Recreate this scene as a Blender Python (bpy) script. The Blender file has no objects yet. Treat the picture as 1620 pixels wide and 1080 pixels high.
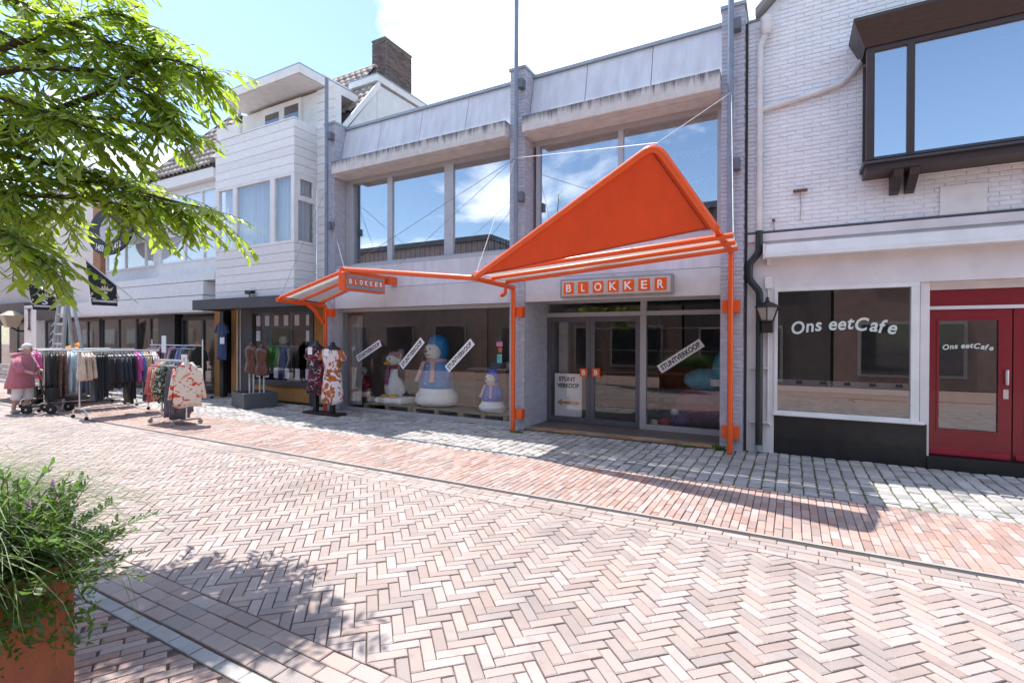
import bpy, bmesh, math, random
from mathutils import Vector, Matrix
random.seed(7)
rnd = random.random
def U(a, b): return a + (b - a) * random.random()
sc = bpy.context.scene
col = sc.collection
# ------------------------------------------------------------------ camera
CAM_H = 1.67; FPX = 798.08
RC = ((0.87431417, 0.00567277, -0.48532727), (-0.00346758, 0.99997918, 0.00544146), (0.48534803, -0.00307464, 0.87431564))
def cvec(c):   # calibration frame (x right, y down, z forward) to Blender
    return Vector((c[0], c[2], -c[1]))
AX = [cvec([RC[r][k] for r in range(3)]) for k in range(3)]
cam_d = bpy.data.cameras.new('camera'); cam = bpy.data.objects.new('camera', cam_d); col.objects.link(cam)
cam_d.sensor_width = 36.0; cam_d.lens = FPX / 1620 * 36.0; cam_d.clip_end = 3000; cam_d.clip_start = 0.05
mw = Matrix.Identity(4)
for r in range(3):
    mw[r][0] = AX[0][r]; mw[r][1] = -AX[1][r]; mw[r][2] = -AX[2][r]
mw[2][3] = CAM_H
cam.matrix_world = mw
sc.camera = cam
sc.render.resolution_x = 1024; sc.render.resolution_y = 682
# pixel of the photograph (1620 x 1080) to a direction, then to a point on a known plane
def ray(px, py):
    return AX[0] * ((px - 810) / FPX) + AX[1] * ((py - 540) / FPX) + AX[2]
O = Vector((0, 0, CAM_H))
def PY(px, py, Y): d = ray(px, py); return O + d * (Y / d.y)
def PX(px, py, X): d = ray(px, py); return O + d * (X / d.x)
def PZ(px, py, z=0.0): d = ray(px, py); return O + d * ((z - CAM_H) / d.z)
def project(p):
    v = Vector(p) - O; dz = v.dot(AX[2])
    if dz < 0.05: return None
    return (810 + FPX * v.dot(AX[0]) / dz, 540 + FPX * v.dot(AX[1]) / dz, dz)
# ------------------------------------------------------------------ sky, sun, exposure
SUN = Vector((-0.50, 0.135, 1.0)).normalized()
world = bpy.data.worlds.new('World'); sc.world = world; world.use_nodes = True
nt = world.node_tree; nt.nodes.clear()
out = nt.nodes.new('ShaderNodeOutputWorld'); bg = nt.nodes.new('ShaderNodeBackground'); bg.inputs['Strength'].default_value = 0.15
sky = nt.nodes.new('ShaderNodeTexSky'); sky.sky_type = 'NISHITA'; sky.sun_disc = False
sky.sun_elevation = math.asin(SUN.z); sky.sun_rotation = math.atan2(SUN.x, SUN.y); sky.altitude = 10; sky.dust_density = 0.35; sky.ozone_density = 2.2
tc = nt.nodes.new('ShaderNodeTexCoord'); sep = nt.nodes.new('ShaderNodeSeparateXYZ'); nt.links.new(tc.outputs['Generated'], sep.inputs[0])
def wmath(op, a, b=None, c=None):
    n = nt.nodes.new('ShaderNodeMath'); n.operation = op
    for i, v in enumerate((a, b, c)):
        if v is None: continue
        if isinstance(v, (int, float)): n.inputs[i].default_value = v
        else: nt.links.new(v, n.inputs[i])
    return n.outputs[0]
zz = wmath('ADD', wmath('MAXIMUM', sep.outputs[2], 0.0), 0.22)
comb = nt.nodes.new('ShaderNodeCombineXYZ'); nt.links.new(wmath('DIVIDE', sep.outputs[0], zz), comb.inputs[0]); nt.links.new(wmath('DIVIDE', sep.outputs[1], zz), comb.inputs[1])
comb.inputs[2].default_value = 3.7
nz = nt.nodes.new('ShaderNodeTexNoise'); nz.inputs['Scale'].default_value = 1.35; nz.inputs['Detail'].default_value = 9; nz.inputs['Roughness'].default_value = 0.56; nz.inputs['Distortion'].default_value = 0.25
nt.links.new(comb.outputs[0], nz.inputs['Vector'])
rmp = nt.nodes.new('ShaderNodeValToRGB'); rmp.color_ramp.elements[0].position = 0.51; rmp.color_ramp.elements[1].position = 0.63
nt.links.new(nz.outputs['Fac'], rmp.inputs[0])
mix = nt.nodes.new('ShaderNodeMix'); mix.data_type = 'RGBA'
nt.links.new(wmath('MULTIPLY', rmp.outputs[0], 0.92), mix.inputs['Factor'])
tint = nt.nodes.new('ShaderNodeMix'); tint.data_type = 'RGBA'; tint.inputs['Factor'].default_value = 0.0; tint.inputs['B'].default_value = (5.5, 6.2, 7.0, 1)
nt.links.new(sky.outputs[0], tint.inputs['A'])
nt.links.new(tint.outputs['Result'], mix.inputs['A']); mix.inputs['B'].default_value = (8.6, 8.9, 9.5, 1)
nt.links.new(mix.outputs['Result'], bg.inputs['Color']); nt.links.new(bg.outputs[0], out.inputs[0])
sun_d = bpy.data.lights.new('sun', 'SUN'); sun_d.energy = 4.0; sun_d.angle = math.radians(0.53); sun_d.color = (1.0, 0.96, 0.90)
sun = bpy.data.objects.new('sun', sun_d); col.objects.link(sun)
sun.rotation_euler = (-SUN).to_track_quat('-Z', 'Y').to_euler(); sun.location = (-10, 5, 30)
sc.view_settings.view_transform = 'Standard'; sc.view_settings.look = 'None'; sc.view_settings.gamma = 1.0; sc.view_settings.exposure = 1.04
# ------------------------------------------------------------------ materials
MATS = {}
def mat(name, c, rough=0.7, var=0.12, scale=6.0, bump=0.0, bscale=60.0, metal=0.0, spec=0.5, c2=None, piece=0.0, stretch=None, coat=0.0, trans=None, sheen=0.0, stain=0.0):
    if name in MATS: return MATS[name]
    m = bpy.data.materials.new(name); m.use_nodes = True; t = m.node_tree; N = t.nodes; L = t.links
    b = N['Principled BSDF']; b.inputs['Roughness'].default_value = rough; b.inputs['Metallic'].default_value = metal
    b.inputs['Specular IOR Level'].default_value = spec; b.inputs['Coat Weight'].default_value = coat
    if sheen: b.inputs['Sheen Weight'].default_value = sheen
    g = N.new('ShaderNodeNewGeometry'); vec = g.outputs['Position']
    if stretch:
        mp = N.new('ShaderNodeMapping'); mp.inputs['Scale'].default_value = stretch; L.new(vec, mp.inputs[0]); vec = mp.outputs[0]
    n = N.new('ShaderNodeTexNoise'); n.inputs['Scale'].default_value = scale; n.inputs['Detail'].default_value = 6; n.inputs['Roughness'].default_value = 0.62; L.new(vec, n.inputs['Vector'])
    if c2 is None: c2 = tuple(max(0, x * (1 - 2.2 * var)) for x in c)
    mx = N.new('ShaderNodeMix'); mx.data_type = 'RGBA'; mx.inputs['A'].default_value = (*c, 1); mx.inputs['B'].default_value = (*c2, 1)
    mr = N.new('ShaderNodeMapRange'); mr.inputs['From Min'].default_value = 0.35; mr.inputs['From Max'].default_value = 0.72; L.new(n.outputs['Fac'], mr.inputs[0]); L.new(mr.outputs[0], mx.inputs['Factor'])
    res = mx.outputs['Result']
    if piece:
        oi = N.new('ShaderNodeObjectInfo'); ad = N.new('ShaderNodeMath'); ad.operation = 'ADD'; L.new(oi.outputs['Random'], ad.inputs[0]); L.new(g.outputs['Random Per Island'], ad.inputs[1])
        fr = N.new('ShaderNodeMath'); fr.operation = 'FRACT'; L.new(ad.outputs[0], fr.inputs[0])
        hs = N.new('ShaderNodeHueSaturation'); L.new(res, hs.inputs['Color'])
        v = N.new('ShaderNodeMapRange'); v.inputs['To Min'].default_value = 1 - piece; v.inputs['To Max'].default_value = 1 + piece; L.new(fr.outputs[0], v.inputs[0]); L.new(v.outputs[0], hs.inputs['Value'])
        m7 = N.new('ShaderNodeMath'); m7.operation = 'MULTIPLY'; m7.inputs[1].default_value = 7.31; L.new(fr.outputs[0], m7.inputs[0]); f7 = N.new('ShaderNodeMath'); f7.operation = 'FRACT'; L.new(m7.outputs[0], f7.inputs[0])
        s = N.new('ShaderNodeMapRange'); s.inputs['To Min'].default_value = 1 - piece * 1.6; s.inputs['To Max'].default_value = 1 + piece * 1.2; L.new(f7.outputs[0], s.inputs[0]); L.new(s.outputs[0], hs.inputs['Saturation'])
        res = hs.outputs['Color']
    if stain:      # worn-in dirt: broad blotches and small spots
        for sc1, lo, hi, amt in ((0.9, .50, .70, stain), (7.0, .60, .72, stain * .8), (38.0, .66, .72, stain)):
            ns = N.new('ShaderNodeTexNoise'); ns.inputs['Scale'].default_value = sc1; ns.inputs['Detail'].default_value = 4; L.new(g.outputs['Position'], ns.inputs['Vector'])
            rs_ = N.new('ShaderNodeMapRange'); rs_.inputs['From Min'].default_value = lo; rs_.inputs['From Max'].default_value = hi; rs_.inputs['To Max'].default_value = amt; L.new(ns.outputs['Fac'], rs_.inputs[0])
            mk = N.new('ShaderNodeMix'); mk.data_type = 'RGBA'; L.new(rs_.outputs[0], mk.inputs['Factor']); L.new(res, mk.inputs['A']); mk.inputs['B'].default_value = (c[0] * .35, c[1] * .36, c[2] * .37, 1); res = mk.outputs['Result']
    L.new(res, b.inputs['Base Color'])
    if bump:
        n2 = N.new('ShaderNodeTexNoise'); n2.inputs['Scale'].default_value = bscale; n2.inputs['Detail'].default_value = 5; L.new(vec, n2.inputs['Vector'])
        bp = N.new('ShaderNodeBump'); bp.inputs['Strength'].default_value = bump; bp.inputs['Distance'].default_value = 0.02; L.new(n2.outputs['Fac'], bp.inputs['Height']); L.new(bp.outputs[0], b.inputs['Normal'])
    if trans:   # leaf-like translucency
        tr = N.new('ShaderNodeBsdfTranslucent'); tr.inputs['Color'].default_value = (*trans, 1); ms = N.new('ShaderNodeMixShader'); ms.inputs[0].default_value = 0.45
        L.new(b.outputs[0], ms.inputs[1]); L.new(tr.outputs[0], ms.inputs[2]); L.new(ms.outputs[0], N['Material Output'].inputs[0])
    MATS[name] = m
    return m
def glass(name, tintc=(0.8, 0.85, 0.86), base=0.10, gain=1.6, rough=0.0):
    if name in MATS: return MATS[name]
    m = bpy.data.materials.new(name); m.use_nodes = True; t = m.node_tree; N = t.nodes; L = t.links; N.remove(N['Principled BSDF'])
    tr = N.new('ShaderNodeBsdfTransparent'); tr.inputs[0].default_value = (*tintc, 1)
    gl = N.new('ShaderNodeBsdfGlossy'); gl.inputs['Roughness'].default_value = rough; gl.inputs['Color'].default_value = (0.95, 0.97, 1, 1)
    lw = N.new('ShaderNodeLayerWeight'); lw.inputs['Blend'].default_value = 0.5
    fr = N.new('ShaderNodeMath'); fr.operation = 'POWER'; fr.inputs[1].default_value = 4.0; L.new(lw.outputs['Facing'], fr.inputs[0])
    mu = N.new('ShaderNodeMath'); mu.operation = 'MULTIPLY_ADD'; mu.use_clamp = True; mu.inputs[1].default_value = gain; mu.inputs[2].default_value = base; L.new(fr.outputs[0], mu.inputs[0])
    ms = N.new('ShaderNodeMixShader'); L.new(mu.outputs[0], ms.inputs[0]); L.new(tr.outputs[0], ms.inputs[1]); L.new(gl.outputs[0], ms.inputs[2]); L.new(ms.outputs[0], N['Material Output'].inputs[0])
    MATS[name] = m
    return m
def streaked(name, c, dark, zt, zb, rough=0.85):   # weathered: dark runs hanging from an edge at height zt
    m = mat(name, c, rough, 0.1, 5.0, 0.25, 40.0); t = m.node_tree; N = t.nodes; L = t.links; b = N['Principled BSDF']
    src = b.inputs['Base Color'].links[0].from_socket
    g = N.new('ShaderNodeNewGeometry'); mp = N.new('ShaderNodeMapping'); mp.inputs['Scale'].default_value = (9, 9, 0.7); L.new(g.outputs['Position'], mp.inputs[0])
    n = N.new('ShaderNodeTexNoise'); n.inputs['Scale'].default_value = 1.6; n.inputs['Detail'].default_value = 5; n.inputs['Roughness'].default_value = 0.7; L.new(mp.outputs[0], n.inputs['Vector'])
    s = N.new('ShaderNodeSeparateXYZ'); L.new(g.outputs['Position'], s.inputs[0])
    mr = N.new('ShaderNodeMapRange'); mr.inputs['From Min'].default_value = zb; mr.inputs['From Max'].default_value = zt; mr.inputs['To Min'].default_value = -0.28; mr.inputs['To Max'].default_value = 0.34; L.new(s.outputs[2], mr.inputs[0])
    ad = N.new('ShaderNodeMath'); ad.operation = 'ADD'; L.new(n.outputs['Fac'], ad.inputs[0]); L.new(mr.outputs[0], ad.inputs[1])
    r = N.new('ShaderNodeMapRange'); r.inputs['From Min'].default_value = 0.52; r.inputs['From Max'].default_value = 0.80; L.new(ad.outputs[0], r.inputs[0])
    mx = N.new('ShaderNodeMix'); mx.data_type = 'RGBA'; L.new(r.outputs[0], mx.inputs['Factor']); L.new(src, mx.inputs['A']); mx.inputs['B'].default_value = (*dark, 1); L.new(mx.outputs['Result'], b.inputs['Base Color'])
    return m
WHITE = mat('white_paint', (0.78, 0.775, 0.76), 0.6, 0.07, 3.0, 0.06)
SIDING = mat('weathered_siding', (0.80, 0.80, 0.80), 0.65, 0.1, 5.0, 0.10, 60, stretch=(1.2, 1.2, 9), c2=(0.66, 0.655, 0.645), piece=.05)
GREYBRICK = mat('grey_painted_brick', (0.47, 0.475, 0.545), 0.7, 0.1, 12, 0.15, piece=0.06)
GREYPANEL = mat('grey_panel', (0.64, 0.645, 0.70), 0.55, 0.1, 2.0, 0.04, stretch=(3, 3, .4), stain=.10)
FASCIA = mat('light_grey_fascia', (0.60, 0.59, 0.62), 0.5, 0.08, 2.5, 0.03, stain=.08)
ALU = mat('aluminium_frame', (0.46, 0.46, 0.48), 0.42, 0.05, 8, metal=0.25)
DARKALU = mat('dark_frame', (0.13, 0.135, 0.165), 0.4, 0.06, 8, metal=0.2)
CAP = mat('zinc_cap', (0.33, 0.38, 0.43), 0.5, 0.1, 8, metal=0.3)
POLE = mat('grey_pole_paint', (0.20, 0.24, 0.31), 0.4, 0.1, 6)
ORANGE = mat('orange_enamel', (0.82, 0.105, 0.010), 0.32, 0.05, 4, coat=0.25)
ORANGEP = mat('orange_panel', (0.82, 0.072, 0.004), 0.6, 0.08, 2.2, 0.12, 25, stretch=(1, 1, .5), stain=.10)
POLYC = mat('clear_sheet', (0.72, 0.71, 0.69), 0.4, 0.1, 5, trans=(0.8, 0.8, 0.78))
CONC = streaked('stained_concrete', (0.62, 0.60, 0.58), (0.13, 0.125, 0.13), 5.68, 5.36)
CAFEBRICK = mat('white_painted_brick', (0.79, 0.81, 0.84), 0.6, 0.04, 9, 0.15, 70, piece=0.03, stain=.07)
CAFEPLASTER = mat('cafe_plaster', (0.74, 0.70, 0.70), 0.65, 0.06, 3, 0.05)
BROWN = mat('dark_brown_timber', (0.045, 0.026, 0.022), 0.45, 0.15, 8, 0.1, 40, stretch=(1, 1, 6))
REDDOOR = mat('dark_red_paint', (0.23, 0.008, 0.018), 0.35, 0.06, 6, 0.05, coat=0.2)
BLACKP = mat('black_paint', (0.018, 0.02, 0.024), 0.45, 0.2, 8, 0.08)
BLACKTILE = mat('black_tile', (0.016, 0.019, 0.021), 0.35, 0.25, 6, 0.05)
CORK = mat('cork_panel', (0.46, 0.235, 0.075), 0.9, 0.2, 14, 0.5, 50, stretch=(5, 5, 0.7), c2=(0.26, 0.11, 0.03))
CHARCOAL = mat('charcoal_paint', (0.055, 0.057, 0.068), 0.5, 0.1, 6)
STEEL = mat('chromed_steel', (0.62, 0.61, 0.60), 0.28, 0.05, 8, metal=0.9)
RUBBER = mat('black_rubber', (0.02, 0.02, 0.02), 0.7)
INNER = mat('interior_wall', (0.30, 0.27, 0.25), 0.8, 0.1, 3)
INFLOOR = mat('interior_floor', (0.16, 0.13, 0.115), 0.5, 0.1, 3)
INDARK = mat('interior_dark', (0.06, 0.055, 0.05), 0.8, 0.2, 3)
WOOD = mat('pale_pallet_wood', (0.44, 0.32, 0.19), 0.8, 0.15, 10, 0.15, stretch=(1, 8, 8))
GLASS_SHOP = glass('shop_glass', (0.97, 0.98, 0.98), base=0.055, gain=0.8)
GLASS_UP = glass('upper_glass', (0.85, 0.88, 0.9), base=0.36, gain=0.6)
GLASS_HOUSE = glass('house_glass', (0.97, 0.98, 0.99), base=0.08, gain=0.8)
PAPER = mat('white_print', (0.82, 0.82, 0.84), 0.6, 0.02)
BLACKINK = mat('black_ink', (0.01, 0.01, 0.012), 0.6, 0.02)
WHITEINK = mat('white_letter', (0.85, 0.85, 0.84), 0.5, 0.02)
# ------------------------------------------------------------------ mesh helpers
class MB:
    def __init__(s): s.v = []; s.f = []
    def add(s, vs, fs):
        o = len(s.v); s.v += [tuple(p) for p in vs]; s.f += [tuple(i + o for i in f) for f in fs]; return s
    def box(s, x0, x1, y0, y1, z0, z1):
        if x0 > x1: x0, x1 = x1, x0
        if y0 > y1: y0, y1 = y1, y0
        if z0 > z1: z0, z1 = z1, z0
        return s.add([(x0, y0, z0), (x1, y0, z0), (x1, y1, z0), (x0, y1, z0), (x0, y0, z1), (x1, y0, z1), (x1, y1, z1), (x0, y1, z1)],
                     [(0, 3, 2, 1), (4, 5, 6, 7), (0, 1, 5, 4), (1, 2, 6, 5), (2, 3, 7, 6), (3, 0, 4, 7)])
    def prism(s, poly, ext):   # closed polygon of 3-D points pushed along ext
        n = len(poly); e = Vector(ext); a = [Vector(p) for p in poly]
        nrm = Vector((0, 0, 0))
        for i in range(n): nrm += a[i].cross(a[(i + 1) % n])
        if nrm.dot(e) > 0: a.reverse()
        b = [p + e for p in a]
        return s.add(a + b, [tuple(range(n)), tuple(range(2 * n - 1, n - 1, -1))] + [((i + 1) % n, i, n + i, n + (i + 1) % n) for i in range(n)])
    def tube(s, pts, r, seg=8, caps=True, rs=None):
        pts = [Vector(p) for p in pts]; n = len(pts); rings = []; up = None
        for i, p in enumerate(pts):
            t = ((pts[min(i + 1, n - 1)] - p).normalized() + (p - pts[max(i - 1, 0)]).normalized())
            if t.length < 1e-6: t = pts[min(i + 1, n - 1)] - pts[max(i - 1, 0)]
            t.normalize()
            if up is None: up = t.orthogonal().normalized()
            else: up = (up - t * up.dot(t)).normalized()
            b = t.cross(up); rr = rs[i] if rs else r
            k = 1.0
            if 0 < i < n - 1:
                ca = (pts[i + 1] - p).normalized().dot((p - pts[i - 1]).normalized()); k = 1.0 / max(0.6, math.sqrt(max(0.05, (1 + ca) / 2)))
            rings.append([p + (up * math.cos(a) + b * math.sin(a)) * rr * k for a in [2 * math.pi * j / seg for j in range(seg)]])
        vs = [q for ring in rings for q in ring]; fs = []
        for i in range(n - 1):
            for j in range(seg): fs.append((i * seg + j, i * seg + (j + 1) % seg, (i + 1) * seg + (j + 1) % seg, (i + 1) * seg + j))
        if caps: fs += [tuple(range(seg - 1, -1, -1)), tuple(range((n - 1) * seg, n * seg))]
        return s.add(vs, fs)
    def loft(s, rings, closed=True, caps=True):
        m = len(rings[0]); vs = [q for r in rings for q in r]; fs = []
        for i in range(len(rings) - 1):
            for j in range(m if closed else m - 1): fs.append((i * m + j, i * m + (j + 1) % m, (i + 1) * m + (j + 1) % m, (i + 1) * m + j))
        if caps and closed: fs += [tuple(range(m - 1, -1, -1)), tuple(range((len(rings) - 1) * m, len(rings) * m))]
        return s.add(vs, fs)
    def lathe(s, prof, c=(0, 0, 0), seg=20, sx=1.0, sy=1.0):   # prof: (radius, z) from the bottom up
        return s.loft([[(c[0] + sx * r * math.cos(2 * math.pi * j / seg), c[1] + sy * r * math.sin(2 * math.pi * j / seg), c[2] + z) for j in range(seg)] for r, z in prof])
    def ball(s, c, r, seg=14, ring=8, sx=1, sy=1, sz=1):
        return s.loft([[(c[0] + sx * r * math.sin(th) * math.cos(2 * math.pi * j / seg), c[1] + sy * r * math.sin(th) * math.sin(2 * math.pi * j / seg), c[2] - sz * r * math.cos(th)) for j in range(seg)] for th in [math.pi * (k + 0.02) / (ring + 0.04) for k in range(ring + 1)]])
    def quad(s, a, b, c, d): return s.add([a, b, c, d], [(0, 1, 2, 3)])
    def mesh(s, name):
        me = bpy.data.meshes.new(name); me.from_pydata(s.v, [], s.f); me.update(); return me
def tag(o, label=None, cat=None, group=None, kind=None):
    if label: o['label'] = label
    if cat: o['category'] = cat
    if group: o['group'] = group
    if kind: o['kind'] = kind
    return o
def put(name, mb, m, parent=None, label=None, cat=None, group=None, kind=None, smooth=False, bevel=0.0):
    me = mb.mesh(name) if isinstance(mb, MB) else mb
    if m is not None and not me.materials: me.materials.append(m)
    if smooth:
        for p in me.polygons: p.use_smooth = True
    o = bpy.data.objects.new(name, me); col.objects.link(o)
    if parent is not None:
        o.parent = parent; o.matrix_parent_inverse = Matrix.Translation(-parent.location) if parent.type == 'EMPTY' and not parent.get('local') else Matrix.Identity(4)
    if bevel:
        b = o.modifiers.new('bevel', 'BEVEL'); b.width = bevel; b.segments = 2; b.limit_method = 'ANGLE'; b.angle_limit = 0.7
    if smooth == 2:
        me.set_sharp_from_angle(angle=0.7)
    return tag(o, label, cat, group, kind)
def thing(name, label, cat, loc=(0, 0, 0), group=None, local=False, rz=0.0):
    e = bpy.data.objects.new(name, None); col.objects.link(e); e.location = loc; e.empty_display_size = 0.1; e.rotation_euler.z = rz
    if local: e['local'] = 1
    return tag(e, label, cat, group)
def B(*a): return MB().box(*a)
def copy_tree(o, parent=None):
    c = o.copy(); col.objects.link(c); c.parent = parent
    for ch in o.children: copy_tree(ch, c)
    return c
def text_mesh(s, size, bold=0.0, shear=0.0, depth=0.002, spacing=1.0):
    cu = bpy.data.curves.new('lettering', 'FONT'); cu.body = s; cu.size = size; cu.offset = bold; cu.shear = shear; cu.extrude = depth; cu.space_character = spacing; cu.resolution_u = 4
    ob = bpy.data.objects.new('lettering', cu); col.objects.link(ob)
    dg = bpy.context.evaluated_depsgraph_get(); me = bpy.data.meshes.new_from_object(ob.evaluated_get(dg)); bpy.data.objects.remove(ob); bpy.data.curves.remove(cu)
    xs = [v.co.x for v in me.vertices] or [0]; ys = [v.co.y for v in me.vertices] or [0]
    cx = (min(xs) + max(xs)) / 2; cy = (min(ys) + max(ys)) / 2
    for v in me.vertices: v.co.x -= cx; v.co.y -= cy
    me['w'] = max(xs) - min(xs); me['h'] = max(ys) - min(ys)
    return me
def bake(me, M4):
    me.transform(M4); me.update(); return me
FACE_Y = Matrix(((1, 0, 0, 0), (0, 0, -1, 0), (0, 1, 0, 0), (0, 0, 0, 1)))        # text reads facing -Y
FACE_X = Matrix(((0, 0, 1, 0), (1, 0, 0, 0), (0, 1, 0, 0), (0, 0, 0, 1)))         # text reads facing +X
def lettering(s, size, c, m, parent, name='letter', ang=0.0, bold=0.0, shear=0.0, face=FACE_Y, fit=None, depth=0.002):
    me = text_mesh(s, size, bold, shear, depth)
    S = Matrix.Identity(4)
    if fit: S = Matrix.Diagonal((fit[0] / max(me['w'], 1e-4), fit[1] / max(me['h'], 1e-4), 1, 1))
    bake(me, Matrix.Translation(Vector(c)) @ face @ Matrix.Rotation(ang, 4, 'Z') @ S)
    return put(name, me, m, parent)
# ------------------------------------------------------------------ ground and paving
SAND = mat('joint_sand', (0.13, 0.10, 0.085), 0.95, 0.25, 9, 0.3)
MOSS = mat('mossy_joint', (0.10, 0.095, 0.07), 0.95, 0.3, 2.2, 0.3, c2=(0.06, 0.095, 0.022))
PAVER = mat('clay_paver', (0.365, 0.288, 0.258), 0.8, 0.12, 3.0, 0.3, 90, piece=0.17, c2=(0.315, 0.258, 0.24), stain=.30)
PAVER_R = mat('red_clay_paver', (0.385, 0.262, 0.225), 0.8, 0.12, 1.2, 0.25, 90, piece=0.22, c2=(0.33, 0.24, 0.215), stain=.30)
SETT = mat('grey_sett', (0.42, 0.385, 0.36), 0.75, 0.12, 2.0, 0.3, 60, piece=0.26, c2=(0.30, 0.29, 0.30), stain=.3)
GUTTER = mat('grey_gutter_tile', (0.38, 0.36, 0.35), 0.8, 0.1, 4, 0.2, 80, piece=0.15)
STEPB = mat('tan_brick', (0.40, 0.25, 0.15), 0.8, 0.1, 4, 0.2, 80, piece=0.28)
g = put('ground', MB().add([(-160, -60, -0.03), (60, -60, -0.03), (60, 120, -0.03), (-160, 120, -0.03)], [(0, 1, 2, 3)]), mat('far_paving', (0.40, 0.28, 0.24), 0.9, 0.1, 1.5, 0.2, 30), kind='structure')
def clip(poly, x0, x1, y0, y1):
    for ax, lim, sg in ((0, x0, 1), (0, x1, -1), (1, y0, 1), (1, y1, -1)):
        o = []
        for i in range(len(poly)):
            a, b = poly[i], poly[(i + 1) % len(poly)]; da, db = sg * (a[ax] - lim), sg * (b[ax] - lim)
            if da >= 0: o.append(a)
            if (da >= 0) != (db >= 0):
                t = da / (da - db); o.append((a[0] + t * (b[0] - a[0]), a[1] + t * (b[1] - a[1])))
        poly = o
        if len(poly) < 3: return None
    return poly
def area(p): return abs(sum(p[i][0] * p[(i + 1) % len(p)][1] - p[(i + 1) % len(p)][0] * p[i][1] for i in range(len(p)))) / 2
def paver_geo(poly, z, tilt=0.0, ch=0.004, off=(0, 0)):
    n = len(poly); cx = sum(p[0] for p in poly) / n; cy = sum(p[1] for p in poly) / n
    r = max(0.02, math.sqrt(area(poly)) / 2); k = 1 - ch * 1.2 / r
    tx, ty = U(-tilt, tilt), U(-tilt, tilt)
    zz = lambda p: z + (p[0] - cx) * tx + (p[1] - cy) * ty
    lo = [(p[0] - off[0], p[1] - off[1], -0.028) for p in poly]; mid = [(p[0] - off[0], p[1] - off[1], zz(p) - ch) for p in poly]
    top = [(cx + (p[0] - cx) * k - off[0], cy + (p[1] - cy) * k - off[1], zz(p)) for p in poly]
    fs = [tuple(range(2 * n, 3 * n))]
    for i in range(n):
        j = (i + 1) % n; fs += [(i, j, n + j, n + i), (n + i, n + j, 2 * n + j, 2 * n + i)]
    return lo + mid + top, fs
def ccw(p):
    s = sum(p[i][0] * p[(i + 1) % len(p)][1] - p[(i + 1) % len(p)][0] * p[i][1] for i in range(len(p)))
    return p if s > 0 else p[::-1]
def zone(name, polys, m, bed, bedrect, piece='brick', zvar=0.003, tilt=0.012, ch=0.004, limit=300):
    x0, x1, y0, y1 = bedrect
    st = put(name, MB().add([(x0, y0, -0.012), (x1, y0, -0.012), (x1, y1, -0.012), (x0, y1, -0.012)], [(0, 1, 2, 3)]), bed, kind='structure')
    scored = []
    for p in polys:
        p = ccw(p); cx = sum(q[0] for q in p) / len(p); cy = sum(q[1] for q in p) / len(p); q = project((cx, cy, 0)); sA = -1
        if q and -20 < q[0] < 1640 and q[1] < 1095: sA = area(p) / q[2] ** 3
        scored.append((sA, p, cx, cy))
    scored.sort(key=lambda t: -t[0]); rest = MB()
    for i, (sA, p, cx, cy) in enumerate(scored):
        if i < limit and sA > 0:
            vs, fs = paver_geo(p, U(-zvar, zvar), tilt, ch, (cx, cy)); me = bpy.data.meshes.new(piece); me.from_pydata(vs, [], fs); me.materials.append(m)
            o = bpy.data.objects.new(piece, me); col.objects.link(o); o.location = (cx, cy, 0); o.parent = st
        else:
            vs, fs = paver_geo(p, U(-zvar, zvar), tilt, ch); rest.add(vs, fs)
    if rest.v: put(piece + '_field', rest, m, st, kind='stuff')
    return st
def rect(x, y, l, w, a=0.0, j=0.0):
    c, s = math.cos(a), math.sin(a); l -= j; w -= j; jx, jy = U(-.0015, .0015), U(-.0015, .0015)
    return [(x + jx + c * u - s * v, y + jy + s * u + c * v) for u, v in ((-l / 2, -w / 2), (l / 2, -w / 2), (l / 2, w / 2), (-l / 2, w / 2))]
XL, XR = -21.0, 6.0
# road: herringbone of narrow clay bricks laid at 45 degrees
u = 0.0705; n = 3; polys = []
def hb(i, j, hor):
    a = math.radians(45.0); c, s = math.cos(a), math.sin(a)
    x, y = (i + n / 2, j + 0.5) if hor else (i + 0.5, j + n / 2); x *= u; y *= u
    wx, wy = c * x - s * y - 4.0, s * x + c * y + 3.0
    if not (XL < wx < XR and 1.6 < wy < 4.75): return
    j_ = 0.0062 + U(-.0012, .0012); p = rect(wx, wy, n * u, u, a + (0 if hor else math.pi / 2), j_); p = clip(p, XL, XR, 1.90, 4.40)
    if p and area(p) > 0.0008: polys.append(p)
NR = 330
for k in range(-NR, NR):
    for m_ in range(-60, 60):
        i = k + 2 * n * m_; wx = (i - k) * u * .7071 - 4.0
        if not (XL - 1 < wx < XR + 1): continue
        hb(i, k, True)
    for m_ in range(-60, 60):
        c_ = k; r0 = c_ - 2 * n + 1 + 2 * n * m_; wx = (c_ - r0) * u * .7071 - 4.0
        if not (XL - 1 < wx < XR + 1): continue
        hb(c_, r0, False)
zone('road', polys, PAVER, SAND, (XL, XR, 1.9, 4.4))
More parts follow.
